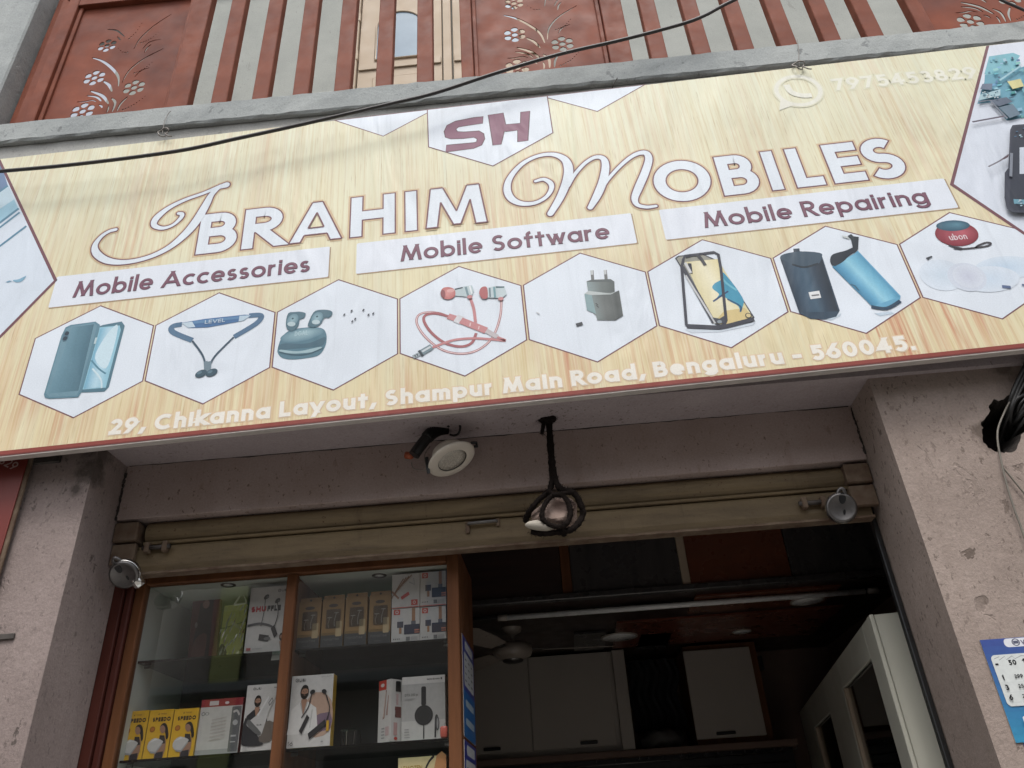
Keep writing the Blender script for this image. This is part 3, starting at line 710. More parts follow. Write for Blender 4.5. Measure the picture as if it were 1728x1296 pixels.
def cut_sheet(x0, x1, flip=False):
    """a sheet with flower and leaf openings cut right through it"""
    w = x1 - x0
    k = 5.082
    def Pz(x, y):
        p = at(x / k, y / k, YRL); return (x0 + (p.x - PX0), p.z)
    holes = []
    def flower(cx, cy, r):
        c = Pz(cx, cy); ci = Vector(c)
        holes.append([(c[0] + .27 * r * math.cos(t * math.pi / 5), c[1] + .27 * r * math.sin(t * math.pi / 5)) for t in range(10)])
        for q in range(6):
            a = q * 60 + 30; h = []
            for t in range(12):
                s_ = t / 12 * 2 * math.pi; rr = .68 * r + .30 * r * math.cos(s_); th = R(a) + math.sin(s_) * R(25.5 if math.cos(s_) > 0 else 24)
                h.append((c[0] + rr * math.cos(th), c[1] + rr * math.sin(th)))
            holes.append(h)
    for f in ((895, 350, .050), (783, 627, .056), (680, 915, .060), (1125, 710, .056)): flower(*f)
    def leafcut(pts, wz, taper=0.15):
        P = curve([Pz(*p) for p in pts], 5); n = len(P); L, Rr = [], []
        W = wz / k / 330.0
        for i in range(n):
            a, b = P[max(i - 1, 0)], P[min(i + 1, n - 1)]; dx, dy = b[0] - a[0], b[1] - a[1]; l = math.hypot(dx, dy)
            t = i / (n - 1); ww = W * (taper + (1 - taper) * math.sin(math.pi * min(1, 0.12 + 0.8 * t)))
            L.append((P[i][0] - dy / l * ww, P[i][1] + dx / l * ww)); Rr.append((P[i][0] + dy / l * ww, P[i][1] - dx / l * ww))
        holes.append(L + Rr[::-1])
    for p, wz in (([(900, 212), (980, 222), (1045, 275)], 9), ([(768, 455), (850, 482), (930, 540), (988, 615), (990, 700)], 13), ([(862, 655), (910, 690), (935, 745)], 13),
                  ([(750, 740), (850, 780), (905, 850)], 14), ([(720, 780), (800, 792), (842, 828)], 10), ([(635, 835), (700, 832), (760, 820), (800, 832)], 7),
                  ([(1450, 80), (1300, 180), (1180, 290), (1125, 380)], 6), ([(1380, 375), (1200, 470), (1080, 570), (1022, 672)], 7), ([(1070, 790), (1010, 850), (975, 915)], 9),
                  ([(932, 800), (962, 840), (935, 920)], 11), ([(1360, 295), (1260, 320), (1200, 380)], 5), ([(1275, 340), (1240, 370), (1215, 412)], 6),
                  ([(1260, 540), (1190, 565), (1130, 620)], 5), ([(905, 868), (900, 900), (884, 930)], 7), ([(985, 275), (1000, 290), (1010, 305)], 7), ([(820, 858), (842, 868), (850, 885)], 8)):
        leafcut(p, wz)
    for (xa, ya, xb, yb, n) in ((1195, 160, 1085, 290, 7), (1335, 240, 1190, 325, 8), (1280, 495, 1130, 585, 8), (1220, 785, 1030, 900, 9), (990, 375, 1070, 408, 5)):
        for i in range(n):
            t = i / (n - 1); c = Pz(xa + (xb - xa) * t, ya + (yb - ya) * t + 14 * math.sin(math.pi * t)); r = .0026 + .0022 * t
            holes.append([(c[0] + r * math.cos(q * math.pi / 3), c[1] + r * math.sin(q * math.pi / 3)) for q in range(6)])
    bm = bmesh.new(); yy = YRL + 0.028
    outer = [(x0 - .02, ZR0 - .001), (x1 + .02, ZR0 - .001), (x1 + .02, ZR1 - .05), (x0 - .02, ZR1 - .05)]
    ed = []
    for loop in [outer] + holes:
        v = [bm.verts.new((a, yy, b)) for a, b in loop]
        ed += [bm.edges.new((v[i], v[(i + 1) % len(v)])) for i in range(len(v))]
    bmesh.ops.triangle_fill(bm, use_beauty=True, edges=ed)
    sh = finish('cut_sheet', bm, M['panel'], railing)
    so = sh.modifiers.new('thickness', 'SOLIDIFY'); so.thickness = 0.004; so.offset = 0
    for a, b in ((x0 - .056, x0), (x1, x1 + .10)):
        finish('sheet_frame', box(a, b, YRL - .004, YRL + .045, ZR0 - .001, ZR1 - .002, bevel=.003), M['rail'], railing)
    finish('sheet_bead', box(x0 + .002, x0 + .022, YRL + .012, YRL + .026, ZR0 - .001, ZR1 - .05, bevel=.003), M['rail'], railing)
    finish('sheet_bead', box(x1 - .022, x1 - .002, YRL + .012, YRL + .026, ZR0 - .001, ZR1 - .05, bevel=.003), M['rail'], railing)
    finish('sheet_frame', box(x0 + .001, x1 - .001, YRL - .002, YRL + .043, ZR1 - .085, ZR1 - .003, bevel=.003), M['rail'], railing)
cut_sheet(PX0, PX1)
cut_sheet(rail_x(800, 127), rail_x(1029, 97))
cut_sheet(rail_x(1570, 42), rail_x(1570, 42) + (PX1 - PX0))
bp = thing('brown_post', 'dark reddish brown post between the concrete column and the railing', 'post', (-2.4, 2.33, ZR0))
finish('post', box(xc + 0.087, -2.2625, 2.312, 2.35, ZR0, ZR1 + .3, bevel=.004), M['rail'], bp)
finish('post', box(xc + 0.012, xc + 0.085, 2.36, 2.42, ZR0, ZR1 + .3, bevel=.004), M['rail'], bp)
finish('clamp', box(xc - 0.001, xc + 0.013, 2.375, 2.405, ZR0 + .8, ZR0 + .83, bevel=.002), M['iron'], bp)

# ------------------------------------------------------------------ the signboard
TH = math.atan(0.0228)
SO = Vector((-0.1, 2.2, 1.24 + EYE))
SROT = Matrix(((math.cos(TH), 0, -math.sin(TH)), (0, 1, 0), (math.sin(TH), 0, math.cos(TH))))
sign = thing('shop_signboard', 'long printed signboard with wood grain, white lettering and product hexagons above the shop', 'signboard', SO, rot=SROT)
SINV = MW[sign.name].inverted()
def S(px, py):
    p = SINV @ at(px, py, 2.2); return (p.x, p.z)
def Sz(ox, oy, k, pts): return [S(ox + x / k, oy + y / k) for x, y in pts]
def sfn(u, v, k): return MW[sign.name] @ Vector((u, -k, v))
UL, UR, VT = -2.44, 2.44, 1.468
def sbox(*a, **k):
    b = box(*a, **k); b.transform(MW[sign.name]); return b
def sign_panel():
    bm = bmesh.new(); nx, nz = 96, 24; g = []
    for i in range(nx + 1):
        col = []
        for j in range(nz + 1):
            u = UL + (UR - UL) * i / nx; v = VT * j / nz
            col.append(bm.verts.new((u, 0.0, v)))
        g.append(col)
    for i in range(nx):
        for j in range(nz): bm.faces.new((g[i][j], g[i + 1][j], g[i + 1][j + 1], g[i][j + 1]))
    bm.transform(MW[sign.name])
    finish('printed_sheet', bm, M['vinyl_wood'], sign)
sign_panel()
finish('backing', sbox(UL, UR, 0.002, 0.016, 0.002, VT - .002), M['white_metal'], sign)
finish('bottom_frame', sbox(UL, UR, 0.0165, 0.032, -0.004, 0.03, bevel=.003), M['white_metal'], sign)
finish('bottom_frame_lip', sbox(UL, UR, 0.001, 0.016, -0.004, 0.0015), M['white_metal'], sign)
WHITE = rgb(226, 234, 242); PLATE = rgb(228, 234, 243); BROWN = rgb(118, 76, 84); TEXT = rgb(122, 80, 98); HEXW = rgb(226, 234, 243)
def sart(): return Art(sfn)
def red_edge():
    a = sart(); a.rect(UL, 0.0, UR, 0.019, rgb(140, 62, 52)); a.rect(UL, 0.0, UR, 0.006, rgb(112, 46, 40)); a.build('red_hem', M['vinyl_ink'], sign)
red_edge()
def poly_border(a, pts, w, fill):
    cx = sum(p[0] for p in pts) / len(pts); cy = sum(p[1] for p in pts) / len(pts)
    n = len(pts); out = []
    for i in range(n):                                   # offset each corner outward along its mitre
        p0, p1, p2 = Vector(pts[i - 1]), Vector(pts[i]), Vector(pts[(i + 1) % n])
        d1, d2 = (p1 - p0).normalized(), (p2 - p1).normalized()
        n1, n2 = Vector((d1.y, -d1.x)), Vector((d2.y, -d2.x))
        if n1.dot(p1 - Vector((cx, cy))) < 0: n1, n2 = -n1, -n2
        m = (n1 + n2); m = m / max(0.3, m.length_squared) * 2
        out.append(tuple(p1 + m * w))
    a.poly(out, BROWN); a.poly(pts, fill)
HC = [-1.491 + 0.4484 * i for i in range(8)]
def hexagon(c): return [(c, .592), (c + .2175, .474), (c + .2175, .240), (c, .122), (c - .2175, .240), (c - .2175, .474)]
def hexes():
    for i, c in enumerate(HC):
        a = sart(); poly_border(a, hexagon(c), .0045, HEXW)
        a.build('printed_hexagon', M['vinyl_ink'], sign)
hexes()
def emblem():
    a = sart(); z = lambda p: Sz(560, 0, 2.88, p)
    t = VT - .001
    def hexa(c, low, half, mid):
        # a hexagon cut by the top edge of the board
        return [(c - half, t), (c - half, mid), (c, low), (c + half, mid), (c + half, t)]
    for tri in ([(22, 598), (250, 660), (493, 543)], [(1035, 485), (1290, 540), (1515, 427)]):
        p = z(tri); p = [(p[0][0], t), p[1], (p[2][0], t)]; poly_border(a, p, .004, HEXW)
    q = z([(443, 570), (443, 718), (783, 805), (1105, 640), (1085, 490)])
    c = q[2][0]; half = .255
    poly_border(a, hexa(c, q[2][1], half, (q[1][1] + q[3][1]) / 2), .0045, HEXW)
    a.build('emblem_hexagon', M['vinyl_ink'], sign)
    b = sart(); b.k = 8; sh = rgb(132, 82, 106); ol = rgb(92, 60, 74)
    Spts = [(735, 567), (690, 572), (600, 590), (560, 610), (546, 640), (552, 668), (578, 676), (640, 674), (690, 668), (706, 676), (704, 690), (690, 694), (557, 706), (553, 740), (690, 722), (728, 706), (743, 676), (738, 650), (715, 637), (640, 642), (610, 640), (603, 628), (616, 618), (650, 612), (733, 600)]
    Hpts = [(760, 560), (833, 550), (845, 606), (916, 600), (918, 546), (962, 540), (953, 684), (903, 690), (903, 634), (846, 640), (838, 640), (823, 702), (783, 707)]
    for P in (Spts, Hpts):
        q = z(P); n = len(q)
        b.poly(q, sh)
        b.line(q + [q[0]], .0022, ol)
    b.build('emblem_letters', M['vinyl_ink'], sign)
emblem()
def big_name():
    OUT = 0.0055; v0, v1 = .795, 1.0; hw = .0215
    GLOW = rgb(214, 188, 152)
    POLY = {'A': ([[(0, 0), (.40, 1), (.5, 1), (.5, .74), (.22, 0)], [(1, 0), (.60, 1), (.5, 1), (.5, .74), (.78, 0)], [(.28, .17), (.72, .17), (.655, .34), (.345, .34)]],
                  [[(0, 0), (.40, 1), (.60, 1), (1, 0), (.78, 0), (.715, .17), (.285, .17), (.22, 0)], [(.35, .34), (.65, .34), (.5, .72)]]),
            'M': ([[(0, 0), (.09, 1), (.30, 1), (.26, .62), (.19, 0)], [(1, 0), (.91, 1), (.70, 1), (.74, .62), (.81, 0)], [(.255, .62), (.30, 1), (.51, .36), (.50, .03), (.45, .03)], [(.745, .62), (.70, 1), (.51, .36), (.50, .03), (.57, .03)]],
                  [[(0, 0), (.09, 1), (.30, 1), (.51, .36), (.70, 1), (.91, 1), (1, 0), (.81, 0), (.745, .62), (.57, .03), (.45, .03), (.255, .62), (.19, 0)]])}
    def L(ch, p0, p1, hw=hw, v0=v0, v1=v1):
        a = sart(); a.k = 3
        u0, u1 = S(*p0)[0], S(*p1)[0]
        if ch in POLY:
            f = lambda pts: [(u0 + x * (u1 - u0), v0 + y * (v1 - v0)) for x, y in pts]
            for q in POLY[ch][1][:1]: q = f(q); [a.line([q[i], q[(i + 1) % len(q)]], .011, GLOW) for i in range(len(q))]
            for i, q in enumerate(POLY[ch][0]): a.poly(f(q), WHITE)
            for q in POLY[ch][1]: a.k += .5; q = f(q); n = len(q); [a.line([q[i], q[(i + 1) % n]], .0030, BROWN) for i in range(n)]
        else:
            a.inbox(ch, u0, v0, u1, v1, hw, GLOW, OUT + .007); a.k += 2; a.inbox(ch, u0, v0, u1, v1, hw, BROWN, OUT); a.k += 3; a.inbox(ch, u0, v0, u1, v1, hw, WHITE)
        a.build('letter', M['vinyl_ink'], sign)
    L('B', (330, 429), (396.5, 422)); L('R', (407, 421), (475, 414)); L('A', (487, 412), (577, 404)); L('H', (591, 402), (666, 395))
    L('I', (684, 392), (704.5, 389)); L('M', (719, 388), (823, 377), .021)
    L('O', (1104, 312), (1198, 300), .0225, .79, 1.003); L('B', (1223.5, 331), (1287, 324)); L('I', (1303, 322), (1325, 319)); L('L', (1347, 318), (1394, 311))
    L('E', (1410, 310), (1465, 303)); L('S', (1470, 303), (1534, 290), .0225, .79, 1.003)
    def script(paths, ox, name):
        a = sart(); a.k = 4
        P = [[S(ox + x / 2.88, y / 2.88) + (w / 2.88 / 465.0,) for x, y, w in p] for p in paths]
        for p in P: a.vline(p, GLOW, extra=.011)
        a.k += 1
        for p in P: a.vline(p, BROWN, extra=.0052)
        a.k += 2
        for p in P: a.vline(p, WHITE)
        a.build('script_letter', M['vinyl_ink'], sign)
    script([[(1100, 900, 20), (1060, 912, 14), (990, 940, 10), (900, 972, 11), (820, 1012, 14), (762, 1060, 19), (750, 1095, 15), (790, 1110, 11), (840, 1095, 9), (878, 1062, 11), (885, 1042, 12), (868, 1038, 9)],
            [(1072, 905, 12), (1030, 945, 16), (1000, 1000, 22), (955, 1075, 25), (900, 1140, 22), (820, 1205, 16), (720, 1252, 13), (610, 1275, 14), (525, 1268, 19), (472, 1235, 20), (462, 1195, 15), (492, 1152, 11), (530, 1126, 10), (563, 1117, 10)]], 0, 'i')
    script([[(990, 882, 8), (1030, 873, 11), (1063, 892, 14), (1066, 922, 12), (1040, 960, 10), (985, 988, 11), (920, 990, 15), (872, 966, 19), (852, 920, 19), (868, 862, 15), (925, 798, 12), (1000, 760, 11), (1075, 752, 14), (1130, 775, 20), (1150, 820, 24), (1142, 880, 23), (1110, 960, 20), (1062, 1040, 16)],
            [(1150, 905, 8), (1180, 850, 10), (1230, 795, 10), (1280, 766, 12), (1318, 772, 16), (1330, 810, 20), (1318, 880, 22), (1290, 950, 21), (1256, 1010, 14)],
            [(1310, 925, 8), (1345, 870, 9), (1410, 800, 10), (1470, 755, 12), (1522, 744, 16), (1540, 775, 19), (1522, 840, 21), (1490, 915, 21), (1472, 965, 17), (1485, 997, 12), (1530, 1008, 10), (1575, 1003, 8)]], 560, 'm')
big_name()
def plates():
    for (u0, u1, t, tu0, tu1) in ((-1.695, -.634, 'Mobile Accessories', -1.608, -.707), (-.530, .515, 'Mobile Software', -.36, .421), (.621, 1.687, 'Mobile Repairing', .774, 1.597)):
        a = sart(); a.k = 3
        a.rect(u0 + .004, .607, u1 + .005, .757, rgb(168, 146, 118)); a.rrect(u0, .613, u1, .761, .006, PLATE)
        a.build('tagline_plate', M['vinyl_ink'], sign)
        b = sart(); b.k = 12
        b.text(t, tu0, .649, tu1, .074, .0052, rgb(92, 60, 76), .0014); b.k += 1; b.text(t, tu0, .649, tu1, .074, .0052, TEXT)
        b.build('tagline_lettering', M['vinyl_ink'], sign, 'stuff')
plates()
def address():
    a = sart(); a.k = 2
    t = '29, Chikanna Layout, Shampur Main Road, Bengaluru - 560045.'
    a.text(t, -1.355, .036, 1.337, .060, .0070, rgb(226, 202, 170), .0040); a.k += 1
    a.text(t, -1.355, .036, 1.337, .060, .0074, rgb(238, 234, 224))
    a.build('address_lettering', M['vinyl_ink'], sign, 'stuff')
    b = sart(); b.k = 2
    b.text('7975453829', 1.440, 1.300, 2.020, .072, .0080, rgb(226, 224, 196), .007, y1=1.278); b.k += 1
    b.text('7975453829', 1.440, 1.300, 2.020, .072, .0072, rgb(234, 233, 218), y1=1.278)
    c = S(1347, 153); r = .088
    for rr, w, col in ((r, .016, rgb(228, 226, 200)), (r, .009, rgb(232, 231, 217))):
        b.line([(c[0] + rr * math.cos(R(t_)), c[1] + rr * math.sin(R(t_))) for t_ in range(0, 361, 12)], w, col)
        b.poly([(c[0] - .085, c[1] - .045), (c[0] - .045, c[1] - .085), (c[0] - .105, c[1] - .105)], col)
    b.line([(c[0] - .038, c[1] + .042), (c[0] - .03, c[1] - .005), (c[0] + .005, c[1] - .032), (c[0] + .045, c[1] - .038)], .013, rgb(232, 231, 217), 4)
    b.build('phone_number_lettering', M['vinyl_ink'], sign, 'stuff')
address()
def products():
    def A(): a = sart(); a.k = 9; return a
    def done(a): a.build('product_print', M['vinyl_ink'], sign, 'stuff')
    # phone in a case
    a = A(); z = lambda p: Sz(0, 400, 2.88, p)
    a.poly(z([(470, 440), (500, 428), (592, 411), (607, 432), (530, 730), (508, 752), (395, 757)]), rgb(84, 122, 138))
    a.poly(z([(485, 440), (582, 430), (588, 452), (515, 733), (400, 742)]), rgb(150, 198, 216))
    a.shade(z([(490, 445), (580, 434), (512, 728), (408, 738)]), [rgb(120, 176, 202), rgb(186, 218, 232), rgb(150, 200, 220)])
    a.poly(z([(490, 520), (540, 450), (575, 436), (536, 600), (505, 640), (462, 590)]), rgb(204, 227, 237), 3)
    a.line(z([(445, 600), (480, 640), (515, 665)]), .003, rgb(92, 140, 160), 4); a.line(z([(450, 640), (490, 690), (495, 735)]), .003, rgb(210, 230, 238), 4)
    a.poly(z([(215, 765), (300, 480), (320, 440), (345, 428), (465, 412), (487, 428), (483, 455), (400, 750), (380, 780), (240, 787), (219, 781)]), rgb(98, 136, 152))
    a.poly(z([(223, 760), (306, 482), (325, 446), (350, 434), (460, 420), (472, 432), (468, 452), (388, 745), (372, 772), (242, 779)]), rgb(112, 148, 163))
    a.shade(z([(352, 440), (458, 425), (382, 748), (236, 762)]), [rgb(108, 146, 162), rgb(92, 130, 146), rgb(78, 114, 130)])
    a.poly(z([(303, 500), (312, 466), (325, 456), (336, 462), (333, 492), (322, 508), (308, 511)]), rgb(80, 112, 128))
    for q in ((327, 470), (318, 494)): c = z([q])[0]; a.ell(c[0], c[1], .008, .009, rgb(46, 62, 76))
    a.line(z([(470, 490), (462, 520)]), .004, rgb(190, 210, 216)); done(a)
    # neckband earphones
    a = A(); ink = rgb(76, 112, 146)
    a.line(z([(885, 425), (845, 432), (832, 447), (850, 468), (935, 503)]), .0105, rgb(88, 120, 148), 5); a.line(z([(1210, 383), (1258, 380), (1270, 392), (1240, 425), (1138, 486)]), .0105, rgb(84, 116, 146), 5)
    a.poly(z([(880, 418), (1000, 398), (1190, 378), (1222, 380), (1185, 408), (1010, 440), (915, 443)]), rgb(72, 114, 160))
    a.poly(z([(882, 419), (935, 412), (950, 438), (915, 442)]), rgb(196, 214, 226)); a.poly(z([(1165, 384), (1220, 381), (1185, 407), (1160, 412)]), rgb(190, 210, 224)); a.poly(z([(940, 424), (1160, 398), (1165, 386), (940, 410)]), rgb(96, 138, 178))
    for p in ([(935, 505), (985, 575), (1003, 640)], [(1137, 487), (1045, 580), (1015, 640)]): a.line(z(p), .0035, rgb(62, 84, 102), 5)
    for p in ([(1000, 605), (1003, 655)], [(1020, 605), (1015, 655)]): a.line(z(p), .007, rgb(120, 140, 152))
    for cx, cy in ((978, 665), (1030, 660)): c = z([(cx, cy)])[0]; a.ell(c[0], c[1], .021, .015, rgb(60, 86, 100), 20); a.ell(c[0] - .006, c[1] + .004, .009, .006, rgb(96, 124, 138), 20)
    p0, p1 = z([(996, 424), (1094, 414)]); a.text('LEVEL', p0[0], p0[1], p1[0], .016, .0014, rgb(196, 212, 226), y1=p1[1]); done(a)
    # ear buds and their case
    a = A(); z = lambda p: Sz(440, 420, 3.7565, p)
    a.poly(z([(108, 635), (130, 570), (180, 520), (280, 500), (382, 502), (416, 540), (412, 610), (372, 672), (300, 692), (200, 702), (138, 692), (110, 664)]), rgb(88, 126, 142), 4)
    c = z([(262, 545)])[0]; a.ball(c[0], c[1], .078, .028, rgb(166, 196, 204), rgb(96, 134, 150), 6, (.1, .3))
    a.poly(z([(118, 612), (160, 600), (300, 600), (405, 560), (408, 590), (370, 620), (200, 635), (116, 640)]), rgb(72, 106, 122), 4)
    a.poly(z([(128, 640), (240, 650), (380, 622), (360, 650), (220, 665), (130, 655)]), rgb(160, 188, 196), 4)
    a.line(z([(118, 655), (200, 672), (300, 668), (395, 630)]), .0028, rgb(60, 92, 106), 4)
    p0, p1 = z([(215, 555), (298, 550)]); a.text('DGAL', p0[0], p0[1], p1[0], .02, .0016, rgb(176, 204, 212))
    for pts, c in (([(160, 470), (175, 410), (215, 402), (250, 400), (285, 410), (275, 440), (248, 452), (240, 490), (205, 522), (170, 512)], (203, 452)), ([(300, 480), (335, 405), (380, 388), (440, 392), (456, 412), (435, 438), (405, 440), (380, 480), (340, 500), (308, 495)], (358, 440))):
        a.poly(z(pts), rgb(84, 116, 130), 3); q = z([c])[0]; a.ball(q[0], q[1], .020, .027, rgb(158, 188, 198), rgb(108, 142, 156), -18); a.ell(q[0], q[1] + .006, .004, .004, rgb(60, 90, 104)); 
        a.ell(q[0] - .003, q[1] - .018, .015, .010, rgb(186, 206, 212), -15)
    for x, y in ((531, 419), (577, 395), (652, 390), (684, 420), (714, 412), (600, 447), (582, 462)): q = z([(x, y)])[0]; a.ell(q[0], q[1], .0032, .0055, rgb(80, 84, 92), -30, 8)
    done(a)
    # wired earphones
    a = A(); pk = rgb(198, 138, 140); pd = rgb(168, 104, 108)
    a.line(z([(1525, 322), (1518, 430), (1470, 560), (1380, 640), (1270, 665), (1150, 640), (1050, 565), (992, 480), (998, 425), (1050, 403), (1130, 408), (1195, 432)]), .0042, pd, 6)
    a.line(z([(1525, 322), (1518, 430), (1470, 560), (1380, 640), (1270, 665), (1150, 640), (1050, 565), (992, 480), (998, 425), (1050, 403), (1130, 408), (1195, 432)]), .0020, rgb(226, 200, 200), 6)
    a.line(z([(1195, 430), (1110, 410), (1045, 422), (1036, 462), (1085, 535), (1170, 598), (1270, 620), (1338, 596), (1366, 535)]), .0052, pd, 6)
    a.line(z([(1328, 312), (1350, 380), (1362, 470)]), .0055, pk, 5)
    a.line(z([(1435, 525), (1500, 560), (1550, 582), (1460, 574), (1350, 568), (1230, 578), (1130, 610), (1080, 632)]), .0048, pk, 6)
    a.line(z([(1188, 428), (1240, 444)]), .012, pk); a.line(z([(1235, 440), (1275, 456)]), .017, rgb(214, 214, 218)); a.line(z([(1268, 455), (1430, 520)]), .0135, pk); a.line(z([(1430, 520), (1500, 560)]), .009, rgb(196, 190, 192))
    for p in ([(1330, 470), (1326, 492)], [(1385, 492), (1380, 512)]): a.line(z(p), .0022, rgb(226, 200, 200))
    a.line(z([(1085, 622), (1020, 660)]), .0125, rgb(118, 138, 146)); a.line(z([(1078, 622), (1024, 653)]), .004, rgb(206, 214, 218)); a.line(z([(1022, 660), (1008, 668)]), .014, rgb(48, 60, 68)); a.line(z([(1008, 667), (966, 688)]), .0075, rgb(160, 172, 178))
    for p in ([(996, 680), (990, 668)], [(982, 686), (977, 675)]): a.line(z(p), .002, rgb(60, 66, 72))
    a.poly(z([(1225, 262), (1290, 240), (1340, 234), (1352, 268), (1332, 308), (1235, 300)]), rgb(188, 204, 208)); a.poly(z([(1230, 255), (1280, 244), (1282, 252), (1232, 264)]), rgb(58, 72, 80)); a.line(z([(1300, 244), (1315, 300)]), .004, rgb(120, 146, 154)); a.line(z([(1325, 238), (1340, 290)]), .003, rgb(230, 236, 238))
    a.poly(z([(1140, 285), (1155, 252), (1195, 246), (1230, 262), (1232, 300), (1200, 322), (1158, 316)]), rgb(192, 116, 114), 4); q = z([(1195, 282)])[0]; a.ball(q[0], q[1], .022, .022, rgb(222, 160, 156), rgb(190, 114, 112), 0, (.2, .4)); a.poly(z([(1140, 285), (1150, 262), (1168, 272), (1170, 305), (1156, 314)]), rgb(140, 78, 82), 3); q = z([(1205, 268)])[0]; a.ell(q[0], q[1], .014, .008, rgb(222, 170, 166))
    a.poly(z([(1430, 252), (1480, 240), (1545, 242), (1560, 290), (1530, 315), (1440, 312)]), rgb(196, 210, 214)); a.line(z([(1452, 250), (1455, 310)]), .003, rgb(110, 130, 138)); a.line(z([(1480, 245), (1486, 312)]), .004, rgb(120, 160, 168)); a.poly(z([(1490, 241), (1545, 242), (1543, 250), (1492, 252)]), rgb(70, 104, 110))
    a.poly(z([(1385, 285), (1398, 250), (1430, 244), (1440, 280), (1436, 316), (1405, 318)]), rgb(178, 104, 106), 4); q = z([(1522, 320)])[0]; a.ell(q[0], q[1], .010, .008, pk); q = z([(1326, 308)])[0]; a.ell(q[0], q[1], .010, .008, pk); done(a)
    # wall charger
    a = A(); z = lambda p: Sz(860, 400, 3.7565, p)
    for p in ([(522, 212), (527, 278)], [(606, 210), (613, 282)]): a.line(z(p), .0055, rgb(116, 118, 118)); a.line(z([(p[0][0] - 1, p[0][1]), (p[0][0] + 1, p[0][1] + 28)]), .004, rgb(196, 200, 202))
    a.poly(z([(488, 282), (520, 272), (640, 268), (664, 284), (666, 350), (630, 366), (498, 352)]), rgb(112, 120, 120)); a.poly(z([(488, 282), (520, 272), (640, 268), (664, 284), (630, 296), (500, 296)]), rgb(92, 100, 100)); a.shade(z([(488, 286), (662, 288), (664, 348), (498, 352)]), [rgb(140, 156, 158), rgb(112, 121, 120), rgb(92, 100, 99)])
    a.poly(z([(474, 362), (500, 344), (640, 360), (694, 340), (720, 500), (670, 530), (555, 528), (548, 500), (530, 482), (490, 466)]), rgb(140, 146, 145)); a.poly(z([(474, 362), (520, 366), (548, 490), (490, 466)]), rgb(138, 164, 168)); a.shade(z([(520, 368), (640, 362), (670, 528), (556, 526)]), [rgb(126, 138, 138), rgb(106, 112, 111), rgb(92, 98, 97)]); a.shade(z([(640, 362), (694, 342), (718, 500), (670, 529)]), [rgb(98, 104, 103), rgb(78, 84, 84), rgb(92, 98, 98)]); a.poly(z([(474, 362), (500, 344), (640, 360), (694, 340), (640, 366), (520, 370)]), rgb(186, 194, 194))
    q = z([(555, 435)])[0]; a.line([(q[0] - .004, q[1] + .01), (q[0] + .003, q[1]), (q[0] - .003, q[1]), (q[0] + .004, q[1] - .01)], .0022, rgb(84, 88, 88)); a.line(z([(422, 560), (462, 549)]), .0065, rgb(66, 70, 76)); a.line(z([(170, 478), (190, 490)]), .002, rgb(206, 208, 212)); done(a)
    # phones in clear cases
    a = A(); dkk = rgb(58, 60, 72)
    a.poly(z([(1110, 585), (1330, 590), (1560, 540), (1540, 560), (1340, 602), (1150, 608)]), rgb(210, 220, 230))
    a.poly(z([(1048, 135), (1068, 120), (1215, 104), (1320, 150), (1552, 510), (1536, 542), (1340, 578), (1300, 552)]), dkk)
    a.poly(z([(1058, 138), (1075, 126), (1215, 110), (1318, 158), (1540, 508), (1528, 530), (1345, 562), (1300, 540)]), rgb(150, 150, 140))
    a.poly(z([(1110, 160), (1318, 140), (1538, 505), (1520, 530), (1375, 556), (1290, 548)]), rgb(226, 216, 172))
    a.shade(z([(1115, 162), (1316, 144), (1530, 508), (1296, 545)]), [rgb(222, 212, 168), rgb(236, 230, 200), rgb(226, 214, 164)]); a.poly(z([(1290, 545), (1360, 470), (1490, 450), (1538, 505), (1520, 530), (1375, 556)]), rgb(216, 196, 140))
    a.poly(z([(1284, 325), (1300, 295), (1345, 268), (1350, 225), (1385, 260), (1440, 330), (1482, 400), (1478, 440), (1463, 480), (1450, 440), (1400, 412), (1362, 382), (1330, 385), (1290, 412), (1325, 372), (1320, 355)]), rgb(66, 152, 182), 3)
    a.line(z([(1290, 410), (1340, 375), (1385, 345)]), .0032, rgb(40, 70, 110), 4); a.line(z([(1462, 475), (1462, 440), (1380, 395)]), .003, rgb(40, 84, 120), 4); a.line(z([(1345, 262), (1380, 300), (1440, 340)]), .004, rgb(110, 186, 206), 4)
    a.line(z([(1095, 190), (1295, 545)]), .007, rgb(70, 72, 82)); a.line(z([(1115, 245), (1305, 550)]), .0035, rgb(200, 202, 204)); a.poly(z([(1128, 168), (1152, 170), (1160, 236), (1142, 232)]), rgb(52, 54, 64)); a.line(z([(1112, 165), (1148, 230)]), .005, rgb(210, 212, 214))
    a.line(z([(1115, 128), (1190, 118), (1240, 182)]), .006, rgb(64, 66, 72), 3); a.line(z([(1100, 150), (1090, 190), (1120, 560), (1140, 572), (1330, 574), (1362, 552), (1372, 530), (1338, 200), (1322, 112), (1295, 98), (1110, 122), (1098, 150)]), .005, dkk)
    a.line(z([(1122, 566), (1330, 576), (1380, 566), (1548, 522)]), .008, dkk); a.poly(z([(1285, 512), (1330, 520), (1362, 500), (1362, 548), (1310, 550)]), rgb(66, 70, 80)); q = z([(1513, 500)])[0]; a.ell(q[0], q[1], .011, .011, rgb(60, 62, 64)); a.ell(q[0], q[1], .008, .008, rgb(216, 198, 146)); q = z([(1330, 540)])[0]; a.ell(q[0], q[1], .008, .007, rgb(140, 150, 158)); done(a)
    # two pouch speakers
    a = A(); z = lambda p: Sz(1128, 400, 2.88, p)
    a.poly(z([(1000, 372), (1080, 362), (1095, 372), (1030, 385)]), rgb(196, 212, 226)); a.poly(z([(760, 400), (840, 372), (835, 385), (790, 405)]), rgb(196, 210, 222))
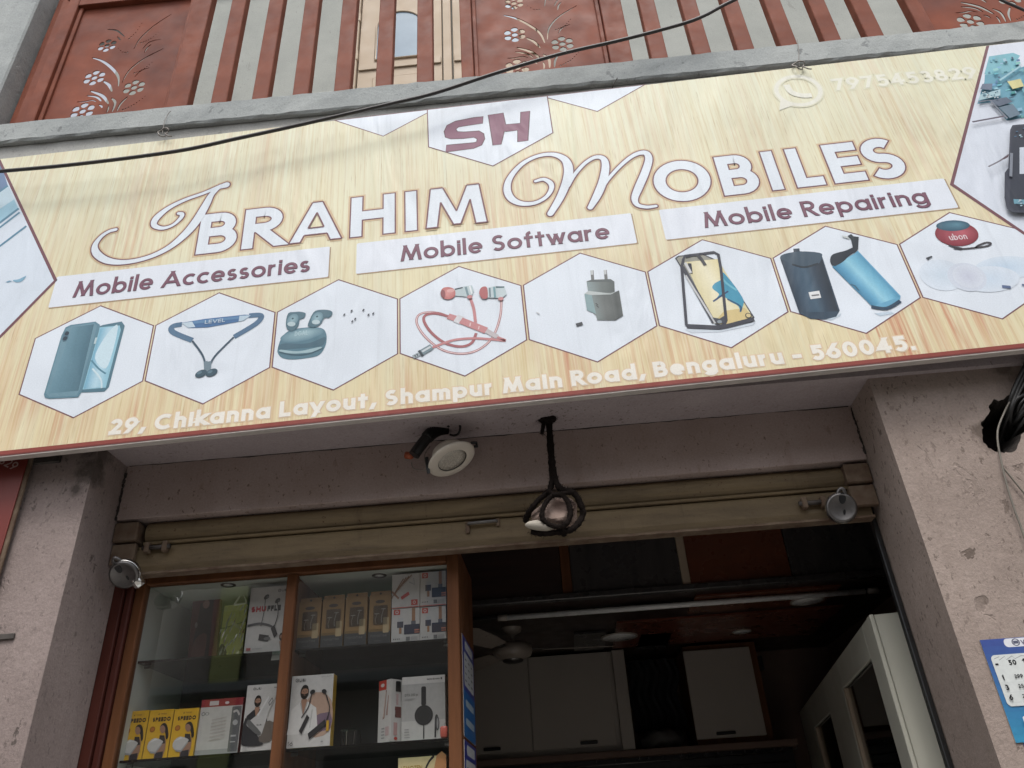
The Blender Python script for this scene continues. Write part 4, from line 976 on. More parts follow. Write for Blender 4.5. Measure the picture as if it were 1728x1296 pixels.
    a.poly(z([(606, 58), (636, 56), (640, 95), (612, 98)]), rgb(48, 62, 76)); a.poly(z([(542, 102), (560, 84), (640, 70), (735, 78), (748, 100), (832, 358), (815, 388), (760, 402), (690, 398), (636, 372)]), rgb(52, 72, 90)); a.shade(z([(545, 112), (746, 108), (826, 362), (638, 368)]), [rgb(40, 56, 72), rgb(58, 82, 102), rgb(66, 92, 112), rgb(44, 60, 76), rgb(34, 46, 58)], 14); a.poly(z([(542, 102), (562, 84), (640, 71), (735, 78), (745, 98), (725, 135), (660, 150), (598, 132), (570, 118)]), rgb(62, 82, 98), 3); a.line(z([(600, 134), (660, 148), (728, 130)]), .004, rgb(36, 48, 58), 4)
    a.poly(z([(680, 270), (732, 262), (742, 296), (690, 304)]), rgb(222, 224, 224)); a.line(z([(695, 286), (732, 282)]), .003, rgb(110, 110, 112))
    a.poly(z([(795, 145), (850, 125), (920, 68), (1128, 288), (1122, 312), (1070, 345), (1000, 348), (985, 335)]), rgb(104, 168, 200)); a.shade(z([(797, 147), (918, 72), (1124, 292), (990, 338)]), [rgb(66, 128, 164), rgb(98, 166, 200), rgb(150, 206, 226), rgb(120, 186, 214), rgb(84, 150, 184)], 14); a.line(z([(985, 340), (1060, 348), (1126, 312)]), .0065, rgb(44, 70, 92), 5); a.line(z([(885, 232), (905, 238), (925, 262)]), .0028, rgb(60, 100, 124))
    a.poly(z([(785, 110), (800, 85), (860, 68), (905, 50), (918, 66), (880, 90), (850, 120), (810, 142), (792, 135)]), rgb(44, 52, 62), 3); a.line(z([(908, 60), (898, 10), (878, -8)]), .0085, rgb(50, 58, 66)); a.line(z([(908, 60), (912, 0)]), .0085, rgb(42, 50, 58)); a.poly(z([(840, -6), (872, 0), (880, 12), (850, 4)]), rgb(200, 206, 206)); done(a)
    # red speaker and its pale twin
    a = A(); z3 = lambda p: Sz(1128, 0, 2.88, p)
    for cx, cy, rx, ry, col in ((1330, 185, .075, .068, (208, 222, 235)), (1640, 150, .105, .05, (196, 216, 234)), (1560, 205, .10, .055, (206, 221, 236)), (1450, 195, .063, .062, (190, 197, 215)), (1455, 192, .050, .050, (198, 203, 219))): q = z([(cx, cy)])[0]; a.ball(q[0], q[1], rx, ry, rgb(*col), rgb(*[int(c * .35 + e * .65) for c, e in zip(col, (226, 234, 243))]), 0, (0, 0), 32)
    q = z3([(1400, 1138)])[0]; a.ball(q[0], q[1], .074, .056, rgb(184, 92, 104), rgb(128, 40, 54), 0, (.3, .1), 36)
    q = z3([(1382, 1098)])[0]; a.ball(q[0], q[1], .058, .025, rgb(92, 138, 156), rgb(48, 84, 104), -4, (.3, .2), 30)
    p0, p1 = z3([(1370, 1170), (1455, 1163)]); a.text('ubon', p0[0], p0[1], p1[0], .028, .0018, rgb(222, 206, 210), y1=p1[1])
    a.line(z3([(1360, 1193), (1420, 1210), (1500, 1204), (1550, 1196), (1566, 1184), (1545, 1180), (1510, 1192), (1490, 1206)]), .0034, rgb(66, 62, 68), 5); a.line(z3([(1385, 1205), (1425, 1211)]), .006, rgb(56, 52, 58)); a.line(z([(1252, 106), (1280, 96)]), .003, rgb(70, 74, 80)); a.line(z([(1258, 112), (1268, 104)]), .002, rgb(70, 74, 80)); a.line(z([(1620, 242), (1662, 246)]), .006, rgb(96, 112, 146)); a.line(z([(1716, 234), (1740, 236)]), .004, rgb(96, 112, 146)); done(a)
products()
def side_pictures():
    # left picture, cut by the board's end
    a = sart(); a.k = 4; z = lambda p: Sz(0, 250, 3.703, p)
    e = z([(-40, 20), (337, 828), (-40, 1210)])
    tip = e[1]; sl_u = (e[1][0] - e[0][0]) / (e[1][1] - e[0][1]); sl_d = (e[1][0] - e[2][0]) / (e[1][1] - e[2][1])
    P = [(tip[0] + sl_u * (1.466 - tip[1]), 1.466), tip, (tip[0] + sl_d * (.05 - tip[1]), .05), (UL + .002, .05), (UL + .002, 1.466)]
    a.poly([(P[0][0] + .013, P[0][1]), (P[1][0] + .014, P[1][1]), (P[2][0] + .008, P[2][1] - .012), (P[3][0], P[3][1] - .01), P[4]], BROWN); a.poly(P, rgb(216, 226, 237))
    ext = lambda p, q, t: (p[0] + (q[0] - p[0]) * t, p[1] + (q[1] - p[1]) * t)
    def band(p, q, w, c): a.line([z([p])[0], z([q])[0]], w, c)
    top = z([(28, 165), (50, 235)]); L0 = z([(-260, 430)])[0]
    a.poly([P[0], top[0], top[1], L0, (UL + .004, 1.2), (UL + .004, 1.464)], rgb(112, 136, 170))
    a.poly([top[1]] + z([(116, 378), (-230, 640), (-260, 430)]), rgb(162, 203, 222)); a.poly(z([(50, 240), (90, 320), (-60, 420), (-120, 360)]), rgb(200, 222, 234))
    for p, q, w in (((50, 235), (-200, 415), .006), ((118, 378), (-200, 618), .006), ((124, 402), (-200, 650), .005), ((165, 488), (-200, 765), .005)): band(p, q, w, rgb(96, 140, 164))
    a.poly(z([(36, 838), (60, 828), (78, 832), (50, 842)]), rgb(120, 160, 184)); a.poly(z([(82, 826), (120, 820), (166, 798), (140, 832), (110, 840), (92, 836)]), rgb(132, 176, 200), 3)
    a.build('phone_picture', M['vinyl_ink'], sign, 'stuff')
    # right picture
    a = sart(); a.k = 4; z = lambda p: Sz(1560, 60, 3.812, p)
    e = z([(425, 78), (188, 955), (640, 1262)]); sl = (e[2][1] - e[1][1]) / (e[2][0] - e[1][0])
    ur = UR - .003; P = [(e[0][0], 1.466), e[1], (ur, e[1][1] + sl * (ur - e[1][0])), (ur, 1.466)]
    a.poly([(P[0][0] - .013, 1.466), (P[1][0] - .015, P[1][1] - .002), (P[2][0], P[2][1] - .016), P[3]], BROWN); a.poly(P, rgb(218, 225, 236))
    a.poly([P[0], (ur, 1.466), (ur, 1.30)] + z([(620, 235), (400, 200)]), rgb(222, 228, 238))
    rnd = random.Random(4)
    teal = [(110, 170, 186), (136, 190, 202), (86, 140, 160), (160, 206, 214), (70, 108, 128), (120, 176, 196), (98, 156, 178)]
    a.poly(z([(415, 135), (570, 112), (615, 130), (590, 170), (625, 215), (560, 240), (420, 260), (385, 250)]), rgb(128, 186, 198))
    a.poly(z([(388, 255), (520, 240), (640, 200), (900, 230), (900, 560), (640, 530), (530, 548), (430, 430), (340, 440), (370, 340), (385, 300)]), rgb(104, 160, 180))
    for _ in range(120):
        x, y = rnd.uniform(395, 780), rnd.uniform(140, 520)
        if x < 560 - (y - 300) * .1 and (y > 430 and x < 430 + (y - 430) * 1.0): continue
        if y < 230 and x > 590: continue
        w_, h_ = rnd.uniform(6, 34), rnd.uniform(5, 20); s_ = rnd.uniform(-.12, .12)
        a.poly(z([(x, y), (x + w_, y - w_ * .22), (x + w_ + h_ * .4, y - w_ * .22 + h_), (x + h_ * .4, y + h_)]), rgb(*[min(255, c + rnd.randint(-14, 14)) for c in rnd.choice(teal)]))
    a.poly(z([(525, 310), (610, 292), (632, 340), (560, 358)]), rgb(214, 208, 150)); a.poly(z([(365, 325), (430, 322), (425, 365), (352, 358)]), rgb(108, 120, 140)); a.poly(z([(415, 430), (520, 410), (560, 440), (470, 470)]), rgb(92, 104, 122)); a.poly(z([(470, 475), (560, 455), (610, 520), (540, 546)]), rgb(104, 124, 140))
    a.line(z([(475, 303), (610, 210)]), .004, rgb(160, 200, 210)); a.line(z([(340, 440), (415, 430), (525, 548)]), .004, rgb(120, 126, 138)); a.line(z([(300, 570), (505, 533)]), .004, rgb(96, 88, 100)); a.poly(z([(350, 395), (480, 360), (480, 400), (340, 432)]), rgb(170, 200, 208))
    for _ in range(26):
        x, y = rnd.uniform(350, 470), rnd.uniform(375, 425); a.poly(z([(x, y), (x + 8, y - 2), (x + 9, y + 5), (x + 1, y + 7)]), rgb(*rnd.choice([(60, 90, 110), (210, 220, 222), (90, 130, 150)])))
    # the opened phone
    a.poly(z([(540, 625), (555, 595), (600, 590), (900, 575), (900, 1160), (560, 1155), (520, 1130), (503, 1060), (505, 900), (528, 870)]), rgb(60, 64, 78)); a.poly(z([(548, 640), (560, 605), (900, 585), (900, 1145), (565, 1140), (535, 1105), (545, 900)]), rgb(46, 52, 66))
    a.poly(z([(600, 738), (900, 720), (900, 905), (600, 908)]), rgb(206, 214, 226)); a.poly(z([(560, 1070), (900, 1085), (900, 1120), (565, 1100)]), rgb(110, 160, 178))
    for _ in range(46):
        x, y = rnd.uniform(555, 800), rnd.choice([rnd.uniform(600, 680), rnd.uniform(1070, 1115)]); a.poly(z([(x, y), (x + 14, y - 2), (x + 14, y + 5), (x, y + 7)]), rgb(*rnd.choice([(120, 160, 180), (170, 200, 212), (70, 100, 126), (200, 206, 210)])))
    a.line(z([(545, 780), (540, 930)]), .005, rgb(130, 136, 148)); a.line(z([(528, 790), (470, 830), (396, 868)]), .003, rgb(120, 116, 124), 4); a.poly(z([(480, 818), (528, 788), (524, 806), (495, 822)]), rgb(96, 78, 86)); a.build('circuit_picture', M['vinyl_ink'], sign, 'stuff')
side_pictures()

# ------------------------------------------------------------------ overhead cables and ties
def cable(px, Y, r, name, label, mat='cable', n=8, yj=None):
    P = [at(x, y, Y[i] if isinstance(Y, list) else Y) for i, (x, y) in enumerate(px)]
    pts = curve([tuple(p) for p in P], 6)
    return single(name, tube(pts, r, n), M[mat], label, 'cable', smooth=True)
cable([(-500, 318), (-200, 304), (0, 289), (139, 276), (299, 255), (399, 234), (500, 212), (600, 189), (664, 174), (734, 157), (838, 123), (942, 92), (1046, 68), (1142, 43), (1187, 27), (1239, 0), (1400, -75), (1600, -160)],
      2.125, 0.0078, 'overhead_cable', 'thick black cable sagging across the top of the signboard')
cable([(1640, -28), (1690, 0), (1728, 17), (1800, 50)], 2.16, 0.006, 'thin_overhead_cable', 'dark cable crossing the top right corner over the railing')
def wire_tie(px, label):
    t = thing('wire_tie', label, 'wire', at(*px[0], 2.19), 'wires tying the signboard to the ledge')
    pts = [tuple(at(x, y, 2.190)) for x, y in px]
    finish('strand', tube(curve(pts, 5), 0.0014, 6), M['wire'], t, True)
    k = at(*px[-1], 2.186)
    bm = bmesh.new()
    loop = [(k.x + .022 * math.cos(a) * (1 + .3 * math.sin(3 * a)), 2.186 - .006 * math.sin(2 * a), k.z + .010 + .024 * math.sin(a)) for a in [2 * math.pi * i / 18 for i in range(19)]]
    add_tube(bm, loop, 0.0028, 6); add_tube(bm, [(k.x + .012, 2.184, k.z), (k.x + .03, 2.182, k.z - .022), (k.x + .045, 2.186, k.z - .02)], 0.0026, 6)
    finish('twist', bm, M['wire'], t, True)
wire_tie([(289, 187), (284, 192), (278, 205), (275, 218), (274, 226)], 'thin twisted wire over the ledge above the signboard, left one')
wire_tie([(1345, 66), (1348, 85), (1348, 100), (1349, 113)], 'thin wire hooked over the ledge above the phone number')
def sign_nail():
    p = at(1030, 148, 2.195)
    single('bent_nail', tube([(p.x, 2.226, p.z), (p.x + .015, 2.20, p.z + .02), (p.x + .035, 2.185, p.z + .045)], .0022, 6), M['iron'], 'small bent nail sticking out above the signboard', 'nail')
sign_nail()

# ------------------------------------------------------------------ rolling shutter, half hidden in its housing
shutter = thing('rolling_shutter', 'dirty olive brown rolling shutter rolled up above the shop opening', 'shutter', (-.2, 2.55, 0.87 + EYE))
def slat_profile(z0, z1, bulge):
    n = 8; f = [(2.548 - bulge * math.sin(math.pi * (i / n)) ** .7, z0 + (z1 - z0) * i / n) for i in range(n + 1)]
    return f + [(2.562, z1), (2.562, z0)]
x0s, x1s = XL + .005, XR - .005
def shutter_build():
    finish('slat', prism(slat_profile(.985 + EYE, 1.062 + EYE, .020), x0s + .10, x1s - .05, 'x'), M['shutter'], shutter)
    finish('slat', prism(slat_profile(1.068 + EYE, 1.15 + EYE, .020), x0s + .10, x1s - .05, 'x'), M['shutter'], shutter)
    finish('slat_curl', prism([(2.530, .976 + EYE), (2.528, .984 + EYE), (2.55, .986 + EYE), (2.552, .976 + EYE)], x0s + .10, x1s - .05, 'x'), M['shutter'], shutter)
    finish('bottom_bar', prism([(2.540, .880 + EYE), (2.536, .90 + EYE), (2.536, .962 + EYE), (2.541, .972 + EYE), (2.556, .972 + EYE), (2.556, .880 + EYE)], x0s + .02, x1s - .02, 'x'), M['shutter'], shutter)
    bm = bmesh.new(); n = 90; rows = []
    for i in range(n + 1):
        x = x0s + .02 + (x1s - x0s - .04) * i / n; j = random.uniform(-.0016, .0016)
        rows.append([bm.verts.new((x, y, z + EYE)) for y, z in ((2.522 + j, .866 + j), (2.522 + j, .8735 + j), (2.5395, .8795), (2.570, .8795), (2.570, .866))])
    for a, b in zip(rows, rows[1:]):
        for k in range(5): bm.faces.new((a[k], a[(k + 1) % 5], b[(k + 1) % 5], b[k]))
    bm.faces.new(rows[0]); bm.faces.new(rows[-1])
    finish('bottom_lip', bm, M['shutter_rust'], shutter)
    for s, x in ((1, XL + .003), (-1, XR - .003)):
        a, b = sorted((x, x + s * .085))
        finish('guide_bracket', box(a, b, 2.502, 2.60, .985 + EYE, 1.055 + EYE, bevel=.004), M['shutter_rust'], shutter)
        finish('guide_plate', box(a, b, 2.512, 2.534, .905 + EYE, .978 + EYE, bevel=.003), M['shutter_rust'], shutter)
        if s == 1: continue                               # on the left the cabinet jamb covers it
        c, d = sorted((x, x + s * .016))
        finish('gap_rail', box(c, d, 2.575, 2.60, .15, .98 + EYE, bevel=.003), M['black'], shutter)  # black strip painted in for the dark gap along the jamb
    h0, h1 = at(786, 886, 2.53), at(843, 880, 2.53); zc_ = (h0.z + h1.z) / 2
    hd = finish('pull_handle', tube([(h0.x + .006, 2.536, zc_), (h0.x + .012, 2.520, zc_), (h1.x - .012, 2.520, zc_ + .002), (h1.x - .006, 2.536, zc_ + .002)], .006, 10), M['steel'], shutter, True)
    finish('handle_plate', box(h0.x, h0.x + .013, 2.5255, 2.5355, zc_ - .032, zc_ + .011, bevel=.002), M['shutter_rust'], hd)
    finish('handle_plate', box(h1.x - .013, h1.x, 2.5255, 2.5355, zc_ - .014, zc_ + .013, bevel=.002), M['shutter_rust'], hd)
    for px, py in ((266, 925), (1372, 850)):
        p = at(px, py, 2.53); q = finish('lock_bolt', tube([(p.x - .05, 2.520, p.z), (p.x + .05, 2.520, p.z)], .008, 10), M['iron'], shutter, True)
        for dx in (-.032, .032): finish('bolt_bracket', box(p.x + dx - .009, p.x + dx + .009, 2.509, 2.5355, p.z - .019, p.z + .019, bevel=.003), M['shutter_rust'], q)
shutter_build()
def padlock(px, py, Y, nrm, roll, label, knob):
    p = at(px, py, Y); t = thing('padlock', label, 'padlock', p, 'round shutter padlocks')
    m = Matrix.Translation(p) @ basis(nrm).to_4x4() @ Matrix.Rotation(R(roll), 4, 'Z')
    prof = [(0, -.018), (.042, -.018), (.049, -.012), (.050, 0), (.049, .012), (.044, .0165), (.040, .0165), (.038, .015), (0, .015)]
    finish('body', lathe(prof, m, 40), M['steel'], t, True)
    finish('rim', lathe([(.0485, -.006), (.0515, -.003), (.0515, .003), (.0485, .006)], m, 40), M['chrome'], t, True)
    sh = [m @ Vector((.013 * math.cos(a), .034 + .030 * max(0, math.sin(a)) + (.0 if math.sin(a) > 0 else .02 * math.sin(a)), .0)) for a in [math.pi * i / 12 for i in range(-2, 15)]]
    finish('shackle', tube(sh, .0062, 10), M['steel'], t, True)
    n = lathe([(0, .0152), (.011, .0156), (.011, .0164), (0, .0164)], m @ Matrix.Translation((0, .030, 0)) @ Matrix.Scale(1.7, 4, (0, 1, 0)), 16)
    finish('shackle_recess', n, M['black'], t)
    finish('keyhole', lathe([(0, .0152), (.0038, .0156), (.0038, .0166), (0, .0166)], m @ Matrix.Translation((.008, -.014, 0)) @ Matrix.Scale(2.4, 4, (0, 1, 0)), 12), M['black'], t)
    if knob: finish('lock_cylinder', lathe([(0, 0), (.019, 0), (.0205, .004), (.0205, .030), (.018, .033), (0, .033)], m @ Matrix.Translation((.018, -.030, -.004)) @ Matrix.Rotation(R(90), 4, 'X') @ Matrix.Scale(1, 4), 24), M['chrome'], t, True)
padlock(1419, 857, 2.475, (-.12, -.95, -.28), -14, 'round steel padlock hanging at the right end of the shutter', False)
padlock(211, 968, 2.47, (.1, -.72, -.62), 28, 'round steel padlock with chrome cylinder at the left end of the shutter', True)

# ------------------------------------------------------------------ the stone hung in a rope net
def charm():
    Yc = 2.42
    P = lambda x, y, d=0: at(660 + x / 4.8, 670 + y / 4.8, Yc + d)
    c = P(1330, 960); root = thing('hanging_stone', 'pale stone tied in a black jute rope net hanging from the soffit', 'stone charm', c)
    bm = bmesh.new(); bmesh.ops.create_icosphere(bm, subdivisions=4, radius=1.0)
    rnd = random.Random(3); dirs = [(Vector((rnd.gauss(0, 1), rnd.gauss(0, 1), rnd.gauss(0, 1))).normalized(), rnd.uniform(.70, .92)) for _ in range(16)]
    for v in bm.verts:
        d = v.co.normalized(); r = 1.0
        for n, h in dirs:
            k = d.dot(n)
            if k > h: r = min(r, h / k)
        r += .03 * math.sin(7 * d.x + 3 * d.z) * math.cos(5 * d.y + 1)
        v.co = Vector((d.x * .082 * r, d.y * .062 * r, d.z * .060 * r))
        v.co = Matrix.Rotation(R(-14), 3, 'Y') @ v.co + c
    finish('stone', bm, M['stone'], root)
    bm = bmesh.new(); q = P(1200, 1040, -.055); bmesh.ops.create_icosphere(bm, subdivisions=3, radius=1.0)
    for v in bm.verts:
        d = v.co; v.co = q + Matrix.Rotation(R(12), 3, 'Y') @ Vector((d.x * .045 * (1 - .25 * d.z), d.y * .016, d.z * .017))
    finish('chipped_face', bm, M['stone_pale'], root)
    def rope(pts, r, seed=1, closed=False):
        rr = random.Random(seed); cc = curve([tuple(p) for p in pts], 7, closed)
        if closed: cc.append(cc[0])
        ob_ = bmesh.new(); n = len(cc)
        add_tube(ob_, cc, [r * rr.uniform(.82, 1.15) for _ in range(n)], 8)
        for i in range(n * 7):                                # loose fibres
            p = Vector(cc[rr.randrange(n)]); d = Vector((rr.gauss(0, 1), rr.gauss(0, 1) * .6, rr.gauss(0, 1))).normalized()
            add_tube(ob_, [p + d * r * .7, p + d * r * 1.25 + Vector((0, 0, rr.uniform(-.004, .004))), p + d * r * rr.uniform(1.3, 2.0) + Vector((rr.uniform(-.004, .004), 0, rr.uniform(-.006, .006)))], [.0007, .0005, .0002], 3, False)
        return ob_
    finish('rope', rope([P(1270, -60), P(1270, 60), P(1275, 150), P(1285, 300), P(1295, 450), P(1305, 560), P(1318, 680)], .0125, 2), M['rope'], root, True)
    kn = rope([P(1290, 150, -.012), P(1230, 120, -.02), P(1180, 110, -.01), P(1170, 150, 0), P(1230, 170, -.012), P(1300, 175, -.022), P(1305, 120, -.01), P(1255, 105, .01), P(1240, 190, -.018)], .0155, 3)
    add = rope([P(1240, 180, -.012), P(1232, 240, -.012), P(1222, 300, -.01)], .007, 4); me_ = bpy.data.meshes.new('t'); add.to_mesh(me_); kn.from_mesh(me_); bpy.data.meshes.remove(me_); add.free()
    finish('knot', kn, M['rope'], root, True)
    D = -.066
    finish('net_strand', rope([P(1310, 660, -.01), P(1280, 760, -.03), P(1200, 830, -.05), P(1140, 900, -.045), P(1110, 945, -.03), P(1090, 1000, .02)], .0095, 5), M['rope'], root, True)
    finish('net_strand', rope([P(1325, 660, -.01), P(1370, 740, -.04), P(1480, 780, -.05), P(1540, 880, -.045), P(1550, 960, -.04), P(1480, 1060, -.055), P(1380, 1090, -.05), P(1230, 1105, -.04), P(1140, 1090, -.03)], .0105, 6), M['rope'], root, True)
    finish('net_strand', rope([P(1305, 800, D), P(1240, 880, D - .004), P(1222, 970, D - .004), P(1260, 1020, D), P(1340, 1050, D), P(1410, 1035, D), P(1450, 960, D), P(1440, 870, D), P(1390, 800, D)], .0090, 7, True), M['rope'], root, True)
    finish('net_strand', rope([P(1270, 760, -.045), P(1330, 790, D), P(1400, 780, D), P(1490, 770, -.05)], .0085, 8), M['rope'], root, True)
    finish('net_strand', rope([P(1390, 1030, D), P(1395, 1080, -.055), P(1400, 1110, -.02)], .0095, 9), M['rope'], root, True)
charm()

# ------------------------------------------------------------------ the downlight hanging on its wires
def downlight():
    Yc = 2.40
    P = lambda x, y, d=0: at(660 + x / 4.8, 670 + y / 4.8, Yc + d)
    c = P(492, 505); t = thing('hanging_downlight', 'round off-white downlight dangling by its wires under the signboard', 'lamp', c)
    vw = (c - Vector((0, 0, EYE))).normalized(); ri = Vector((AX[0], AY[0], AZ[0])); dn = Vector((AX[1], AY[1], AZ[1]))
    n = (-vw * .6 + (ri * .48 + dn * .88) * .8).normalized()
    m = Matrix.Translation(c) @ basis(n).to_4x4()
    finish('trim_ring', lathe([(.053, .006), (.058, .0075), (.082, .004), (.087, 0), (.086, -.003), (.055, -.004), (.053, .006)], m, 48), M['lamp_white'], t, True)
    finish('lens', lathe([(0, .001), (.030, .0018), (.0505, .003), (.0505, -.002), (0, -.002)], m, 40), M['lens'], t, True)
    finish('gasket', lathe([(.0508, .0035), (.0528, .0045), (.0528, -.001), (.0508, -.001)], m, 40), M['black'], t, True)
    finish('housing', lathe([(.062, -.004), (.062, -.030), (.055, -.046), (.040, -.05), (0, -.05)], m, 40), M['lamp_white'], t, True)
    # finned heat sink, curling away behind the lamp
    ax = curve([tuple(P(455, 250, .03)), tuple(P(390, 260, .02)), tuple(P(320, 300, .01)), tuple(P(250, 380, .0)), tuple(P(185, 470, -.005))], 8)
    bm = bmesh.new(); k = len(ax); pts, rad = [], []
    for i in range(k * 3 - 2):
        f = i / 3; a = int(f); b = min(a + 1, k - 1); q = Vector(ax[a]).lerp(Vector(ax[b]), f - a); pts.append(q); fr = i / (k * 3 - 3)
        rad.append((.024 if fr < .62 else .020) * (1.0 if (i % 3 == 1 and fr < .62) else (.80 if fr < .62 else 1.0)))
    add_tube(bm, pts, rad, 14); finish('conduit_sleeve', bm, M['black_rubber'], t)
    finish('orange_plug', lathe([(0, 0), (.013, 0), (.013, .022), (.009, .028), (0, .028)], Matrix.Translation(P(120, 470, .02)) @ basis((.9, -.2, -.3)).to_4x4(), 16), simple('orange_plastic', (0.38, 0.085, 0.03, 1), 0.45), t, True)
    finish('lead', tube(curve([tuple(P(465, 90, -.02)), tuple(P(465, 180, -.02)), tuple(P(462, 240, .0))], 4), .0055, 8), M['black_rubber'], t, True)
    finish('lead', tube(curve([tuple(P(470, 190, 0)), tuple(P(530, 190, 0)), tuple(P(560, 240, 0)), tuple(P(545, 295, 0)), tuple(P(510, 312, .02)), tuple(P(480, 305, .04))], 6), .0042, 8), M['black_rubber'], t, True)
    finish('spring_clip', tube([P(650, 372, .0), P(690, 368, .01), P(694, 402, .012), P(676, 400, .005)], .0055, 6), M['black'], t)
    finish('spring_clip', tube([P(290, 490, -.01), P(296, 560, -.012), P(304, 620, -.006)], .0065, 6), M['black'], t)
    finish('spring_wire', tube(curve([tuple(P(165, 530, 0)), tuple(P(180, 575, 0)), tuple(P(240, 592, 0)), tuple(P(285, 580, -.01)), tuple(P(272, 470, 0)), tuple(P(315, 400, .02))], 6), .0016, 6), M['wire'], t, True)
downlight()

# ------------------------------------------------------------------ pillar fittings
def cable_bunch():
    t = thing('cable_bundle', 'tangle of black cables going into the broken hole of the right pillar', 'cables', at(1700, 720, YP), )
    rnd = random.Random(12)
    for i in range(11):
        a = (1690 + rnd.uniform(-8, 26), 735 + rnd.uniform(-22, 22)); b = (1702 + i * 3 + rnd.uniform(-4, 4), 690 + rnd.uniform(-12, 14)); c = (1722 + i * 5, 640 + rnd.uniform(-8, 14)); d = (1760 + i * 6, 560)
        pts = [at(*a, YP + .10), at(*b, YP - .005 - rnd.uniform(0, .02)), at(*c, YP - .02 - rnd.uniform(0, .02)), at(*d, YP - .028)]
        finish('strand', tube(curve([tuple(p) for p in pts], 6), rnd.uniform(.004, .0075), 7), M['black_rubber'], t, True)
cable_bunch()
cable([(1790, 560), (1728, 648), (1706, 675), (1692, 702), (1684, 725), (1684, 748), (1691, 785), (1700, 822), (1712, 860), (1724, 893), (1745, 960), (1772, 1060)], YP - .018, .0032, 'grey_wire', 'loose grey wire hanging in front of the broken pillar hole', 'grey_wire', 7)
cable([(1692, 788), (1705, 804), (1728, 832), (1770, 880)], YP - .012, .0026, 'thin_wire', 'short dark wire branching right below the pillar hole', 'grey_wire', 6)
def banner():
    a = at(42, 775, 2.27); t = thing('red_banner', 'dark red banner edge with pale digits hanging at the left pillar', 'banner', (a.x - .3, 2.28, a.z - .7))
    x1 = a.x + .004; ztop = a.z + .1
    finish('sheet', box(x1 - .72, x1, 2.278, 2.282, ztop - 1.1, ztop), simple('red_flex_print', (0.17, 0.022, 0.014, 1), .5, 0, .2, 2), t)
    finish('hem_rod', box(x1 - .006, x1 + .012, 2.283, 2.295, ztop - 1.12, ztop + .0, bevel=.003), M['shutter_rust'], t)
    ang = R(-28); p = at(3, 781, 2.278)
    fn = lambda u, v, k: Vector((p.x + u * math.cos(ang) - v * math.sin(ang), 2.2775 - k, p.z + u * math.sin(ang) + v * math.cos(ang)))
    A = Art(fn); A.text('829', -.012, -.006, .062, .030, .0024, (.42, .30, .27, 1)); A.build('digits', M['carton_ink'], t, 'stuff')
    q0, q1 = at(50, 781, 2.30), at(103, 768, 2.30)
    b = thing('wall_bracket', 'flat dark iron bracket under the signboard at the left pillar', 'bracket', (q0.x, 2.30, q0.z))
    finish('plate', box(q0.x, q1.x, 2.297, YP - .001, q0.z - .006, q1.z + .012, bevel=.002), M['iron'], b)
    finish('bolt', tube([(q0.x + .02, 2.297, q0.z + .008), (q0.x + .02, 2.290, q0.z + .008)], .005, 6), M['iron'], b)
    s = at(10, 1075, YP); finish('stub_bar', box(s.x - .05, s.x + .03, YP - .008, YP - .0005, s.z - .009, s.z + .009, bevel=.002), M['iron'], None)
    o = bpy.data.objects['stub_bar']; tag(o, 'short rusty iron strip set in the left pillar face', 'iron strip')
banner()
